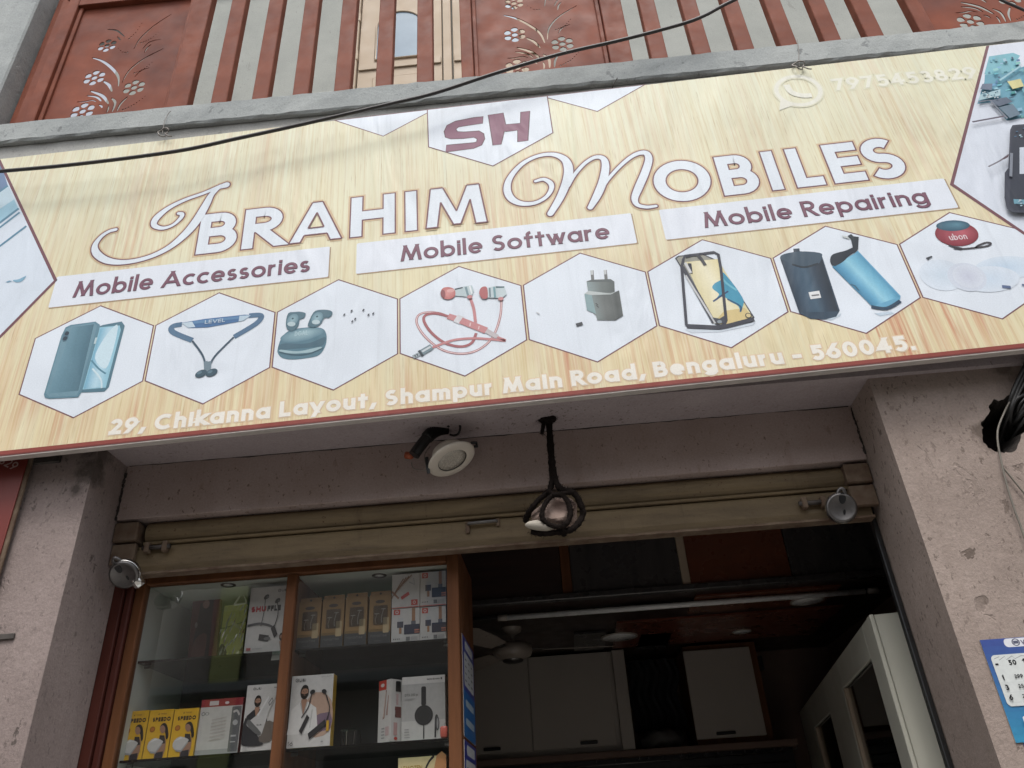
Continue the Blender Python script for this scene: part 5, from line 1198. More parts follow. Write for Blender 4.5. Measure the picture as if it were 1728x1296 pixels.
def poster():
    p = at(1652, 1081, YP); x0 = p.x; x1 = x0 + .36; z1 = p.z; z0 = at(1712, 1254, YP).z
    t = thing('price_poster', 'blue tariff poster with a white price table on the right pillar', 'poster', (x0 + .18, YP - .003, z0))
    finish('sheet', box(x0, x1, YP - .003, YP - .0008, z0, z1), M['laminate_white'], t)
    fn = lambda u, v, k: Vector((x0 + u, YP - .0031 - k, z0 + v)); h = z1 - z0
    A = Art(fn); n = 14
    for i in range(n):
        f = i / (n - 1); c = (66 + (60 - 66) * (1 - f) ** .8, 84 + (136 - 84) * (1 - f), 146 + (172 - 146) * (1 - f)); A.rect(0, h * i / n, .36, h * (i + 1) / n + .0005, rgb(*c))
    A.rrect(.062, h - .024, .34, h - .001, .010, rgb(214, 216, 222)); A.ell(.094, h - .012, .011, .010, rgb(90, 92, 110)); A.ell(.094, h - .012, .008, .0075, rgb(214, 216, 222)); A.rect(.087, h - .016, .101, h - .008, rgb(90, 92, 110))
    A.text('VENTURE', .108, h - .019, .175, .012, .0012, rgb(92, 94, 116))
    A.rrect(.012, h - .174, .34, h - .042, .012, rgb(206, 210, 208)); ink = rgb(34, 34, 38)
    A.line([(.02, h - .052), (.035, h - .047), (.032, h - .056), (.05, h - .047), (.052, h - .056), (.07, h - .047), (.075, h - .055), (.095, h - .048), (.12, h - .053)], .0006, rgb(120, 122, 124))
    A.text('50', .054, h - .071, .075, .014, .0017, ink); A.text('100', .093, h - .070, .122, .014, .0017, ink); A.text('150', .145, h - .070, .172, .014, .0017, ink); A.rect(.018, h - .068, .026, h - .064, ink)
    for i, (a, b, c) in enumerate((('1', '299', '499'), ('3', '250', '450'), ('6', '225', '425'))):
        y = h - .108 - i * .0255; A.text(a, .024 if a == '1' else .021, y, .028 if a == '1' else .031, .014, .0016, ink); A.text(b, .056, y + .003, .078, .010, .0010, ink); A.text(c, .098, y + .003, .122, .010, .0010, ink); A.rect(.015, y - .0065, .33, y - .006, rgb(176, 180, 180))
    A.rrect(.036, h - .232, .25, h - .200, .005, rgb(206, 212, 216)); A.text('CALL', .052, h - .218, .085, .012, .001, rgb(120, 124, 130)); A.text('ENTER', .016, h - .288, .10, .020, .0022, rgb(28, 60, 100)); A.rrect(.022, h - .320, .2, h - .296, .005, rgb(196, 214, 222))
    A.build('print', M['carton_ink'], t, 'stuff')
    t2 = thing('lower_poster', 'deep blue poster below the tariff poster on the right pillar', 'poster', (x0 + .2, YP - .002, z0 - .3))
    finish('sheet', box(x0 + .018, x1 + .02, YP - .0022, YP - .0008, z0 - .34, z0 - .002), simple('deep_blue_print', rgb(44, 56, 120), .4, 0, .15, 3), t2)
    finish('white_panel', box(x0 + .06, x1 - .05, YP - .0026, YP - .00222, z0 - .3, z0 - .1), M['laminate_white'], t2)
poster()

# ------------------------------------------------------------------ the glazed display cabinet
YC = 2.615
Z1, Z2 = .607 + EYE, .298 + EYE
cab = thing('display_cabinet', 'brown laminate display cabinet with glass front and glass shelves of phone accessories', 'cabinet', (-.95, 2.75, .15))
def cabinet():
    zt = .858 + EYE; B = M['brown_wood']; xl, xr, yb = -1.457, -.379, 3.02
    finish('jamb_panel', box(-1.648, -1.519, 2.590, 2.66, .15, 1.02 + EYE, bevel=.003), M['maroon_wood'], cab)
    finish('jamb_strip', box(-1.517, -1.4925, 2.600, 2.65, .15, 1.02 + EYE, bevel=.005), M['maroon_wood'], cab)
    finish('side_post', box(-1.491, xl, YC, YC + .04, .15, zt + .05, bevel=.003), B, cab)
    finish('centre_post', box(-.946, -.912, YC + .001, YC + .04, .15, zt, bevel=.003), B, cab)
    finish('side_post', box(xr, -.338, YC, YC + .04, .15, zt + .05, bevel=.003), B, cab)
    finish('top_rail', box(xl + .001, xr - .001, YC, YC + .04, zt, zt + .05, bevel=.003), B, cab)
    finish('top_rail', box(-1.491, -.338, YC + .004, YC + .05, zt + .052, zt + .17, bevel=.003), M['maroon_wood'], cab)
    finish('side_panel', box(-1.491, -1.460, YC + .041, yb, .15, zt + .05), M['cab_inner'], cab)
    finish('side_panel', box(-.375, -.338, YC + .041, yb, .15, zt + .05), B, cab)
    finish('partition', box(-.936, -.922, YC + .041, yb - .001, .15, zt), B, cab)
    finish('back_board', box(-1.46, -.375, yb, yb + .012, .15, zt + .05), M['cab_back'], cab)
    tp = finish('top_board', box(-1.459, -.376, YC + .041, yb - .001, zt + .002, zt + .02), M['cab_inner'], cab)
    for px, py in ((385, 988), (640, 972)):
        c = atz(px, py, zt); m = Matrix.Translation((c.x, c.y, zt + .001)) @ Matrix.Rotation(math.pi, 4, 'X')
        finish('spot_trim', lathe([(.016, .001), (.022, .003), (.027, .001), (.027, -.001)], m, 24), M['steel'], tp, True)
        finish('spot_lens', lathe([(0, .001), (.0155, .0006), (.0155, -.001)], m, 20), M['frosted'], tp, True)
    for z, sh in ((Z1, 0), (Z2, 0), (-.02 + EYE, 0)):
        for a, b in ((-1.458, -.9475), (-.9105, -.3765)):
            finish('glass_shelf', box(a, b, YC + .045, yb - .002, z - .009, z - .001), M['shelf_glass'], cab)
    for a, b in ((xl + .001, -.9465), (-.9115, xr - .001)):
        finish('glass_door', sheet_xz(a, b, YC + .016, .45, zt - .001), M['glass'], cab)
    for z in (Z1, Z2):
        for x in (-1.452, -.950, -.906, -.384):
            finish('shelf_peg', tube([(x, 2.70, z - .015), (x + (.02 if x in (-1.452, -.906) else -.02), 2.70, z - .015)], .005, 8), M['steel'], cab)
    # tariff sheets on the side of the cabinet
cabinet()
def side_sheet(za, zb_, y0, y1, label, cols):
    t = thing('side_poster', label, 'poster', (-.336, (y0 + y1) / 2, za), 'tariff posters on the cabinet side')
    finish('sheet', box(-.3375, -.3355, y0, y1, za, zb_), M['laminate_white'], t)
    A = Art(lambda u, v, k: Vector((-.3354 + k, y0 + u, za + v))); w, h = y1 - y0, zb_ - za
    A.rect(0, 0, w, h, rgb(52, 60, 140)); A.rect(0, 0, w, h * .45, rgb(36, 104, 168)); A.rrect(.03, h * .50, w - .02, h * .84, .015, rgb(200, 202, 204)); A.rrect(.06, h * .88, w - .04, h * .97, .01, rgb(200, 202, 206)); A.rrect(.05, h * .30, w - .04, h * .37, .01, rgb(170, 190, 206)); A.rrect(.05, h * .12, w - .04, h * .19, .01, rgb(170, 190, 206))
    for i in range(4):
        for j in range(3): A.rect(.05 + j * .08, h * (.55 + i * .07), .09 + j * .08, h * (.565 + i * .07), rgb(60, 60, 66))
    A.build('print', M['carton_ink'], t, 'stuff')
side_sheet(.30 + EYE, .62 + EYE, 2.665, 2.98, 'upper blue and white tariff sheet on the cabinet side', 0)
side_sheet(-.05 + EYE, .29 + EYE, 2.660, 2.975, 'lower blue and white tariff sheet on the cabinet side', 0)

# ------------------------------------------------------------------ packages in the cabinet
SKIN = (.30, .17, .115, 1); HAIR = (.018, .013, .011, 1); KRAFT = rgb(150, 118, 78)
def pack(name, label, cat, px0, px1, pyb, pyt, z0, Y, depth, base, art, group=None, yaw=0.0, W=None, tilt=0.0, extra=None):
    a = at(px0, pyb, Y); b = at(px1, pyb, Y); h = at((px0 + px1) / 2, pyt, Y).z - z0; w = W or (b.x - a.x)
    m = Matrix.Translation((a.x, Y, z0 + .0005)) @ Matrix.Rotation(R(yaw), 4, 'Z') @ Matrix.Rotation(R(tilt), 4, 'Y')
    t = thing(name, label, cat, (a.x + w / 2, Y, z0), group)
    bm = box(0, w, 0, depth, 0, h, bevel=.0012); bm.transform(m)
    finish('carton', bm, base, t)
    A = Art(lambda u, v, k: m @ Vector((u * w, -k - .0002, v * h)), .00012); A.asp = h / w
    art(A); A.build('printed_front', M['carton_ink'], t, 'stuff')
    if extra:
        A2 = Art(lambda u, v, k: m @ Vector((w + k + .0002, u * depth, v * h)), .00012); extra(A2); A2.build('printed_side', M['carton_ink'], t, 'stuff')
    return t, m, w, h
CARD_W = simple('white_carton', (.47, .455, .44, 1), .35, 0, .06, 4)
CARD_Y = simple('yellow_carton', (.50, .31, .035, 1), .35, 0, .08, 4)
CARD_R = simple('red_carton', (.24, .03, .03, 1), .35, 0, .1, 4)
CARD_K = simple('kraft_carton', KRAFT, .6, 0, .15, 6)
wht = (.47, .455, .44, 1); blk = (.025, .024, .026, 1); red = (.42, .055, .04, 1); gry = (.25, .25, .25, 1)
def txt(A, t, x0, x1, y, h, col, w=.16):
    """text in the unit square of a face; the stroke keeps one width in u"""
    A.text(t, x0, y, x1, h, h * w * .5, col)
def logo(A, x, y, s, col=blk):
    A.ell(x, y, s * .5, s * .5 / A.asp, col); A.ell(x, y, s * .34, s * .34 / A.asp, wht); A.poly([(x - s * .1, y - s * .2 / A.asp), (x + s * .25, y), (x - s * .1, y + s * .2 / A.asp)], col)
    txt(A, 'U&i', x + s * .7, x + s * 2.6, y - s * .42 / A.asp, s * .84 / A.asp, col, .2)
def man(A, x, y, s, shirt, k=1.0):
    """a bearded man in a shirt, printed: head centre (x, y), head height s"""
    q = s / A.asp
    A.poly([(x - s * 1.15, y - q * 3.0), (x - s * .95, y - q * 1.25), (x - s * .3, y - q * .72), (x + s * .32, y - q * .72), (x + s * 1.0, y - q * 1.2), (x + s * 1.25, y - q * 3.0)], shirt, 0)
    A.poly([(x - s * .22, y - q * .5), (x + s * .22, y - q * .5), (x + s * .25, y - q * .8), (x, y - q * 1.7), (x - s * .25, y - q * .8)], SKIN)
    A.line([(x - s * .26, y - q * .75), (x, y - q * 1.75), (x + s * .26, y - q * .75)], s * .05, dk(shirt, .6)); A.line([(x + s * .7, y - q * 1.3), (x + s * .6, y - q * 2.6)], s * .035, dk(shirt, .7))
    A.ell(x, y, s * .34, q * .52, HAIR); A.ell(x + s * .01, y - q * .03, s * .27, q * .44, SKIN)
    A.poly([(x - s * .26, y - q * .08), (x - s * .16, y - q * .12), (x, y - q * .15), (x + s * .16, y - q * .12), (x + s * .27, y - q * .08), (x + s * .2, y - q * .42), (x, y - q * .52), (x - s * .2, y - q * .42)], HAIR, 2)
    A.poly([(x - s * .30, y + q * .1), (x - s * .22, y + q * .42), (x, y + q * .55), (x + s * .24, y + q * .42), (x + s * .30, y + q * .12), (x + s * .15, y + q * .26), (x - s * .12, y + q * .26)], HAIR, 2)
    A.ell(x, y - q * .22, s * .08, q * .03, dk(SKIN, .7)); A.ell(x - s * .11, y + q * .08, s * .05, q * .025, HAIR); A.ell(x + s * .11, y + q * .08, s * .05, q * .025, HAIR); A.line([(x, y + q * .04), (x + s * .03, y - q * .08)], s * .02, dk(SKIN, .75))
def neckband(A, pts, w, col): A.line(pts, w, col, 6)
# upper shelf, left bay
def a_maroon(A):
    A.rect(0, 0, 1, 1, (.10, .02, .02, 1)); A.poly([(.05, .05), (.7, .02), (.75, .95), (.3, .9)], (.022, .012, .014, 1)); A.poly([(.1, .1), (.5, .05), (.6, .45), (.2, .4)], (.14, .05, .045, 1), 3); A.ell(.5, .88, .12, .06, (.35, .2, .18, 1)); A.poly([(.72, 0), (1, 0), (1, 1), (.8, 1)], (.20, .045, .05, 1)); A.ell(.2, .6, .05, .04, (.3, .26, .26, 1))
pack('blister_pack', 'dark maroon blister pack at the back of the upper shelf', 'package', 318, 366, 1112, 1008, Z1, 2.86, .02, CARD_R, a_maroon, tilt=-4)
def reflection_pack():  # pouch added for the bright upper part of the lime board's reflection
    def art(A):
        A.rect(0, 0, 1, 1, rgb(206, 212, 122)); A.poly([(0, .62), (1, .72), (1, .70), (0, .60)], rgb(120, 140, 50)); A.line([(.5, .85), (.35, .72), (.8, .6)], .03, rgb(210, 214, 160)); A.poly([(0, 0), (.3, 0), (.35, .22), (.15, .36), (0, .3)], (.05, .04, .035, 1), 2); A.rect(.0, .9, 1, 1, rgb(214, 220, 140))
    t, m, w, h = pack('reflection_pouch', 'lime green pouch in clear film added for the street reflection beside the white headset carton', 'package', 368, 408, 1106, 1022, Z1, 2.84, .012, simple('reflection_card', rgb(190, 198, 100), .4), art)
    bm = bmesh.new(); n = 10; g = []
    rnd = random.Random(5)
    for i in range(n + 1):
        g.append([bm.verts.new(m @ Vector((w * (-.02 + 1.04 * i / n), -.006 - rnd.uniform(0, .007), h * (.03 + .95 * j / n)))) for j in range(n + 1)])
    for i in range(n):
        for j in range(n): bm.faces.new((g[i][j], g[i + 1][j], g[i + 1][j + 1], g[i][j + 1]))
    finish('clear_film', bm, M['film'], t)
    tri = [m @ Vector((w * x, -.001, h * y)) for x, y in ((.42, 1.0), (.95, 1.02), (.7, 1.22), (.42, 1.0))]
    finish('hang_tab', tube([tuple(p) for p in tri], .004, 6), M['frosted'], t)
reflection_pack()
def a_shuffle(A):
    A.rect(0, 0, 1, 1, wht); logo(A, .70, .93, .075); txt(A, 'SHU', .06, .42, .62, .085, (.40, .03, .04, 1), .36); txt(A, 'FFLE', .45, .77, .62, .085, blk, .36); txt(A, '3', .86, .96, .62, .085, blk, .36)
    for x, y in ((.40, .84), (.68, .77)): A.ell(x, y, .065, .035, blk, 20); A.ell(x + .03, y - .005, .03, .02, (.1, .1, .1, 1))
    A.line([(.38, .82), (.38, .62), (.34, .40)], .008, blk, 5); A.line([(.68, .75), (.72, .56), (.66, .38)], .008, blk, 5); A.line([(.02, .42), (.3, .44), (.55, .40), (.68, .34)], .018, (.08, .08, .085, 1), 5); A.line([(.62, .38), (.72, .24)], .045, blk); A.line([(.32, .24), (.55, .21)], .045, blk); A.ell(.52, .21, .08, .026, (.12, .12, .12, 1))
    man(A, .86, .22, .17, (.50, .48, .47, 1)); A.rect(.06, .05, .16, .09, (.35, .1, .1, 1)); txt(A, 'wireless', .2, .42, .06, .03, gry)
pack('headset_carton', 'white headset carton with red and black title on the upper shelf', 'carton', 411, 483, 1105, 991, Z1, 2.69, .045, CARD_W, a_shuffle)
# upper shelf, right bay
def handsfree(px0, px1, pyt, i, label):
    def art(A):
        kc = rgb(142, 112, 72); A.rect(0, 0, 1, 1, kc); A.rect(0, 0, 1, .27, (.05, .052, .055, 1)); A.rect(0, .27, 1, .30, rgb(120, 96, 60)); A.rrect(.2, .40, .86, .78, .05, (.12, .065, .028, 1)); A.ell(.5, .86, .22, .035, (.05, .04, .035, 1)); A.rrect(.66, .24, .93, .54, .02, rgb(176, 156, 122))
        A.ell(.36, .62, .12, .012, (.55, .5, .46, 1)); A.ell(.66, .71, .11, .012, (.55, .5, .46, 1)); A.line([(.36, .61), (.3, .5), (.34, .42)], .015, (.42, .36, .32, 1), 4); A.line([(.66, .70), (.58, .55), (.6, .44)], .02, (.45, .41, .38, 1), 4); txt(A, 'Handsfree', .1, .84, .165, .055, (.20, .20, .20, 1), .12); A.rect(.03, .305, .64, .315, rgb(100, 80, 50)); txt(A, 'stereo', .3, .6, .08, .025, (.15, .15, .15, 1))
    t, m, w, h = pack('earphone_box', label, 'carton', px0, px1, 1097 - (px0 - 500) * .075, pyt + 8, Z1, 2.70, .028, CARD_K, art, 'kraft earphone boxes on the upper shelf', tilt=0)
    bm = box(.02 * w, .98 * w, .004, .007, h, h + .014, bevel=.001)
    finish('hang_tab', (bm.transform(m), bm)[1], CARD_K, t)
    finish('hang_hole', (lambda b: (b.transform(m), b)[1])(tube([(w * .5, .0035, h + .005), (w * .5, .0075, h + .005)], .004, 10)), M['black'], t)
    finish('clear_window', (lambda b: (b.transform(m), b)[1])(box(w * .2, w * .86, -.0045, -.0035, h * .40, h * .78)), M['film'], t)
for i, (a, b, ty, lb) in enumerate(((499, 537, 1008, 'kraft earphone box with clear window next to the cabinet centre post'), (540, 577, 1003, 'kraft earphone box, second from the cabinet centre post'), (580, 617, 999, 'kraft earphone box, third from the cabinet centre post'), (621, 658, 996, 'kraft earphone box beside the stacked cable boxes'))):
    handsfree(a, b, ty, i, lb)
def cable_box(A, kind):
    A.rect(0, 0, 1, 1, wht)
    if kind:
        for i in range(4): A.line([(-.0 + i * .12, .30 + i * .12), (.42 + i * .1, .86 + i * .03)], .03, rgb(118, 84, 62)); A.line([(.02 + i * .12, .30 + i * .12), (.44 + i * .1, .86 + i * .03)], .008, (.5, .48, .46, 1))
        A.line([(.0, .5), (.25, .28)], .03, rgb(130, 90, 70)); A.line([(.62, .75), (.82, .66), (.78, .86)], .018, (.3, .3, .3, 1)); A.line([(.34, .28), (.62, .42)], .05, (.40, .05, .05, 1)); A.rect(.70, .06, .93, .22, red); A.ell(.815, .14, .05, .05, wht); A.ell(.815, .14, .025, .03, red); A.poly([(.3, .05), (.55, .1), (.5, .25), (.35, .2)], (.45, .44, .43, 1))
    else:
        A.rrect(.07, .82, .30, .98, .02, red); A.ell(.185, .90, .06, .055, wht); A.ell(.185, .90, .032, .032, red)
        A.rect(.22, .62, .42, .72, (.42, .42, .43, 1)); A.rect(.2, .44, .42, .62, (.06, .06, .08, 1)); A.rect(.27, .27, .36, .44, rgb(150, 112, 84)); A.rect(.72, .6, .84, 1.0, rgb(150, 112, 84)); A.rect(.70, .52, .86, .62, (.1, .1, .12, 1)); A.rrect(.45, .24, 1.0, .52, .02, (.03, .035, .06, 1)); A.rect(.82, .33, 1.0, .37, rgb(170, 110, 90)); A.rect(.82, .27, 1.0, .30, rgb(170, 110, 90))
        for i in range(4): A.ell(.09 + i * .065, .12, .02, .02, (.12, .12, .12, 1), 0, 8)
        A.rect(.52, .06, .66, .17, (.15, .15, .15, 1))
        for i in range(6): A.rect(.7 + i * .04, .06, .72 + i * .04, .17, (.3, .3, .3, 1))
    A.rect(0, 0, 1, .02, red)
for (a, b, yb_, yt, zz, kd, lb) in ((660, 708, 1086, 1027, Z1, 0, 'white cable box, lower left of the stack of four'), (709, 753, 1082, 1024, Z1, 0, 'white cable box, lower right of the stack of four'),
                                  (661, 708, 1024, 969, None, 1, 'white cable box with diagonal brown cords, upper left of the stack'), (709, 753, 1021, 965, None, 0, 'white cable box, upper right of the stack of four')):
    z0 = zz if zz else Z1 + at(680, 1027, 2.69).z - Z1 + .0015
    pack('cable_box', lb, 'carton', a, b, yb_, yt, z0, 2.69, .06, CARD_W, (lambda k: (lambda A: cable_box(A, k)))(kd), 'stacked cable boxes')
# lower shelf
def a_speedo(A):
    ye = rgb(206, 162, 40); A.rect(0, 0, 1, 1, ye); A.rect(.0, 0, .02, 1, dk(ye, .4)); txt(A, 'SPEEDO', .18, .92, .755, .09, (.06, .035, .015, 1), .34); txt(A, 'meage', .48, .72, .90, .035, (.2, .1, .03, 1)); A.poly([(.38, .9), (.44, .94), (.42, .89)], (.1, .06, .03, 1)); A.ell(.24, .60, .11, .06, rgb(150, 92, 30)); A.ell(.24, .60, .07, .035, rgb(176, 110, 40))
    A.poly([(.55, .62), (.60, .70), (.74, .71), (.86, .62), (.94, .42), (.86, .38), (.78, .52)], HAIR, 3); A.ell(.66, .59, .12, .075, SKIN, -20); A.poly([(.48, .02), (.52, .30), (.62, .46), (.74, .44), (.88, .34), (.84, .02)], SKIN, 2); A.poly([(.58, .47), (.78, .46), (.86, .30), (.6, .28)], (.03, .025, .025, 1)); A.poly([(.5, .0), (.52, .12), (.82, .14), (.84, .0)], (.03, .025, .03, 1))
    A.poly([(.16, .22), (.30, .14), (.52, .12), (.74, .30), (.72, .36), (.40, .42), (.18, .34)], (.47, .46, .45, 1), 2); A.poly([(.2, .33), (.42, .41), (.70, .35), (.5, .38)], (.6, .6, .6, 1)); A.line([(.3, .14), (.52, .12), (.74, .3)], .02, (.3, .3, .3, 1))
for (a, b, lb) in ((197, 238, 'yellow charger carton at the left end of the lower shelf'), (239.5, 281, 'yellow charger carton, middle of the row of three'), (282.5, 325, 'yellow charger carton next to the white and red carton')):
    pack('yellow_carton', lb, 'carton', a, b, 1283 - (a - 197) * .075, 1201 - (a - 197) * .05, Z2, 2.69, .05, CARD_Y, a_speedo, 'yellow charger cartons in a row')
def a_white_red(A):
    A.rect(0, 0, 1, 1, wht); A.rect(0, .86, 1, 1, (.26, .035, .04, 1)); A.rect(.2, .885, .42, .965, (.5, .46, .45, 1)); A.ell(.62, .92, .05, .025, (.55, .5, .5, 1)); A.ell(.08, .74, .045, .035, (.2, .2, .2, 1)); A.ell(.08, .74, .028, .022, wht); A.ell(.17, .74, .05, .03, gry); A.ell(.17, .74, .03, .02, wht); A.rect(0, 0, 1, .1, (.3, .3, .3, 1))
    A.rrect(.76, .04, .98, .84, .02, (.13, .13, .135, 1)); A.line([(.80, .74), (.88, .76), (.95, .68)], .02, (.5, .48, .46, 1), 4); A.ell(.87, .55, .06, .05, (.4, .4, .4, 1)); A.rect(.8, .3, .92, .33, (.45, .45, .45, 1)); A.rect(.8, .2, .92, .22, (.45, .45, .45, 1))
    for i in range(7): A.line([(.3, .62 - i * .06), (.66, .66 - i * .06)], .006, (.4, .35, .34, 1))
pack('white_red_carton', 'white carton with dark red top band on the lower shelf', 'carton', 328, 400, 1275, 1180, Z2, 2.70, .05, CARD_R, a_white_red)
def a_car(A):
    A.rect(0, 0, 1, 1, wht); logo(A, .22, .94, .075); A.rect(.8, .93, .97, .95, gry); man(A, .36, .74, .30, (.02, .02, .024, 1)); A.poly([(.0, .16), (.05, .5), (.3, .3), (.62, .12), (.55, .07), (.1, .08)], (.02, .02, .024, 1), 3); A.poly([(.5, .2), (.62, .42), (.9, .40), (.98, .25), (.8, .12), (.55, .12)], (.12, .10, .085, 1), 2)
    A.poly([(.10, .42), (.20, .34), (.48, .22), (.58, .26), (.72, .58), (.90, .82), (.82, .86), (.66, .78), (.36, .52)], (.44, .43, .42, 1), 2); A.poly([(.10, .42), (.2, .34), (.48, .22), (.55, .26), (.3, .40), (.16, .47)], (.10, .10, .10, 1), 2); A.line([(.70, .68), (.80, .76)], .035, (.1, .1, .1, 1)); A.line([(.71, .69), (.79, .75)], .02, (.42, .41, .4, 1)); A.line([(.40, .52), (.68, .80)], .02, (.56, .55, .54, 1)); logo(A, .42, .38, .05); txt(A, '38A', .06, .26, .03, .045, (.3, .3, .3, 1)); A.rect(.9, .12, .97, .28, rgb(180, 140, 40))
pack('car_charger_carton', 'white carton showing a man and a silver car charger on the lower shelf', 'carton', 405, 464, 1272, 1156, Z2, 2.66, .03, CARD_W, a_car)
def a_man(A):
    A.rect(0, 0, 1, 1, wht); A.poly([(.35, .55), (.6, .75), (.98, .62), (.98, .2), (.5, .15)], (.38, .26, .20, 1), 3); A.poly([(.5, .38), (.96, .46), (.98, .22), (.52, .22)], (.16, .11, .15, 1), 2); man(A, .33, .76, .30, (.56, .545, .53, 1)); logo(A, .13, .935, .08); txt(A, 'GALAXY', .70, .96, .955, .022, gry)
    A.line([(.50, .74), (.45, .55), (.30, .40)], .01, blk, 4); A.line([(.82, .74), (.95, .52), (.9, .35)], .01, blk, 4); A.ell(.52, .755, .06, .032, blk, 8); A.ell(.80, .75, .06, .032, blk, -8); A.line([(.46, .42), (.30, .20)], .04, blk); A.line([(.88, .32), (.50, .14)], .045, blk); txt(A, '16', .03, .15, .03, .055, (.09, .085, .085, 1), .16); A.rect(.9, .2, .96, .34, rgb(180, 140, 40)); A.ell(.82, .06, .03, .012, gry)
pack('neckband_carton', 'white carton with yellow side showing a bearded man in white shirt', 'carton', 483, 556, 1264, 1140, Z2, 2.66, .04, CARD_Y, a_man)
def a_65(A):
    A.rect(0, 0, 1, 1, wht); A.rect(0, .84, .62, 1, red); A.ell(.3, .92, .16, .03, wht); A.poly([(.36, .36), (.52, .38), (.66, .82), (.58, .84)], (.22, .13, .11, 1)); A.poly([(.62, .42), (.78, .42), (.84, .74), (.78, .74)], (.3, .2, .18, 1)); A.line([(.42, .40), (.6, .80)], .03, (.45, .35, .3, 1))
    for i in range(4): A.rect(.3, .06 + i * .05, .55, .08 + i * .05, gry)
    A.rect(.62, .1, .9, .24, (.4, .3, .3, 1))
tt, m65, w65, h65 = pack('power_bank_carton', 'slim white and red power bank carton standing turned on the lower shelf', 'carton', 637, 660, 1258, 1150, Z2, 2.70, .062, CARD_W, a_65, yaw=-38, W=.062, tilt=0)
def spine():
    A = Art(lambda u, v, k: m65 @ Vector((w65 + k + .0003, v * .062, u * h65)), .00012)
    A.text('65W', .38, .28, .55, .42, .03, (.13, .05, .045, 1)); A.text('10000', .80, .3, .96, .36, .022, blk); A.rect(.1, .2, .3, .45, (.4, .25, .24, 1)); A.rect(.58, .35, .76, .5, (.42, .3, .3, 1)); A.ell(.05, .35, .025, .12, red); A.build('printed_spine', M['carton_ink'], tt, 'stuff')
spine()
def a_head(A):
    A.rect(0, 0, 1, 1, (.33, .325, .315, 1)); A.rect(0, .88, 1, 1, wht); A.rect(0, 0, 1, .3, (.42, .41, .395, 1)); txt(A, 'beyerdynamic', .58, .88, .93, .028, (.06, .06, .06, 1), .26); A.rect(.90, .925, .93, .96, blk); txt(A, 'DTX 350 p', .07, .37, .69, .038, (.07, .07, .07, 1), .16); A.rect(.07, .64, .3, .648, gry); A.rect(.07, .62, .24, .627, gry)
    A.rrect(.45, .53, .56, .83, .03, blk); A.ell(.51, .38, .21, .155, blk); A.ell(.51, .38, .165, .125, (.045, .045, .045, 1)); A.ell(.51, .38, .155, .118, (.028, .028, .028, 1)); A.line([(.51, .23), (.51, .02)], .012, blk); A.line([(.77, .03), (.78, .3), (.80, .36), (.82, .34)], .018, blk, 4); A.ell(.82, .24, .045, .11, (.06, .06, .065, 1)); A.ell(.825, .24, .02, .08, (.25, .25, .25, 1))
    for i in range(4): A.rect(.07, .05 + i * .04, .2 - i * .01, .056 + i * .04, (.12, .12, .12, 1))
pack('headphone_carton', 'grey carton with a black headphone and white top band on the lower shelf', 'carton', 677, 752, 1252, 1141, Z2, 2.69, .06, CARD_W, a_head)
def small_bits():
    p = at(588, 1255, 2.72)
    t = thing('clear_box', 'small clear plastic box with a metal pin on the lower shelf', 'box', (p.x, 2.74, Z2))
    finish('shell', box(p.x - .028, p.x + .028, 2.72, 2.77, Z2 + .0005, Z2 + .055, bevel=.003), M['film'], t)
    finish('pin', tube([(p.x - .012, 2.735, Z2 + .004), (p.x - .012, 2.735, Z2 + .05)], .003, 8), M['chrome'], t)
    finish('pin', tube([(p.x + .012, 2.735, Z2 + .004), (p.x + .016, 2.735, Z2 + .05)], .0015, 8), M['chrome'], t)
    q = at(748, 1240, 2.655); single('red_charger', box(q.x - .012, q.x + .012, 2.665, 2.684, Z2 + .0005, Z2 + .036, bevel=.006, seg=3), simple('coral_plastic', (.5, .10, .07, 1), .4), 'small coral red charger cap at the lower shelf corner', 'charger', smooth=True)
    def art(A):
        A.rect(0, 0, 1, 1, rgb(196, 182, 140)); txt(A, 'LEMOZEN', .06, .5, .86, .05, rgb(150, 120, 40), .2); A.poly([(.7, .6), (.95, .7), (1, 1), (.8, 1)], rgb(180, 130, 90), 2); A.line([(.4, .6), (.6, .9), (.75, 1)], .015, blk, 4); A.ell(.64, .8, .06, .06, blk)
    pack('cream_carton', 'cream carton whose top shows below the lower glass shelf', 'carton', 672, 753, 1290, 1277, -.02 + EYE, 2.69, .06, CARD_W, art)
small_bits()

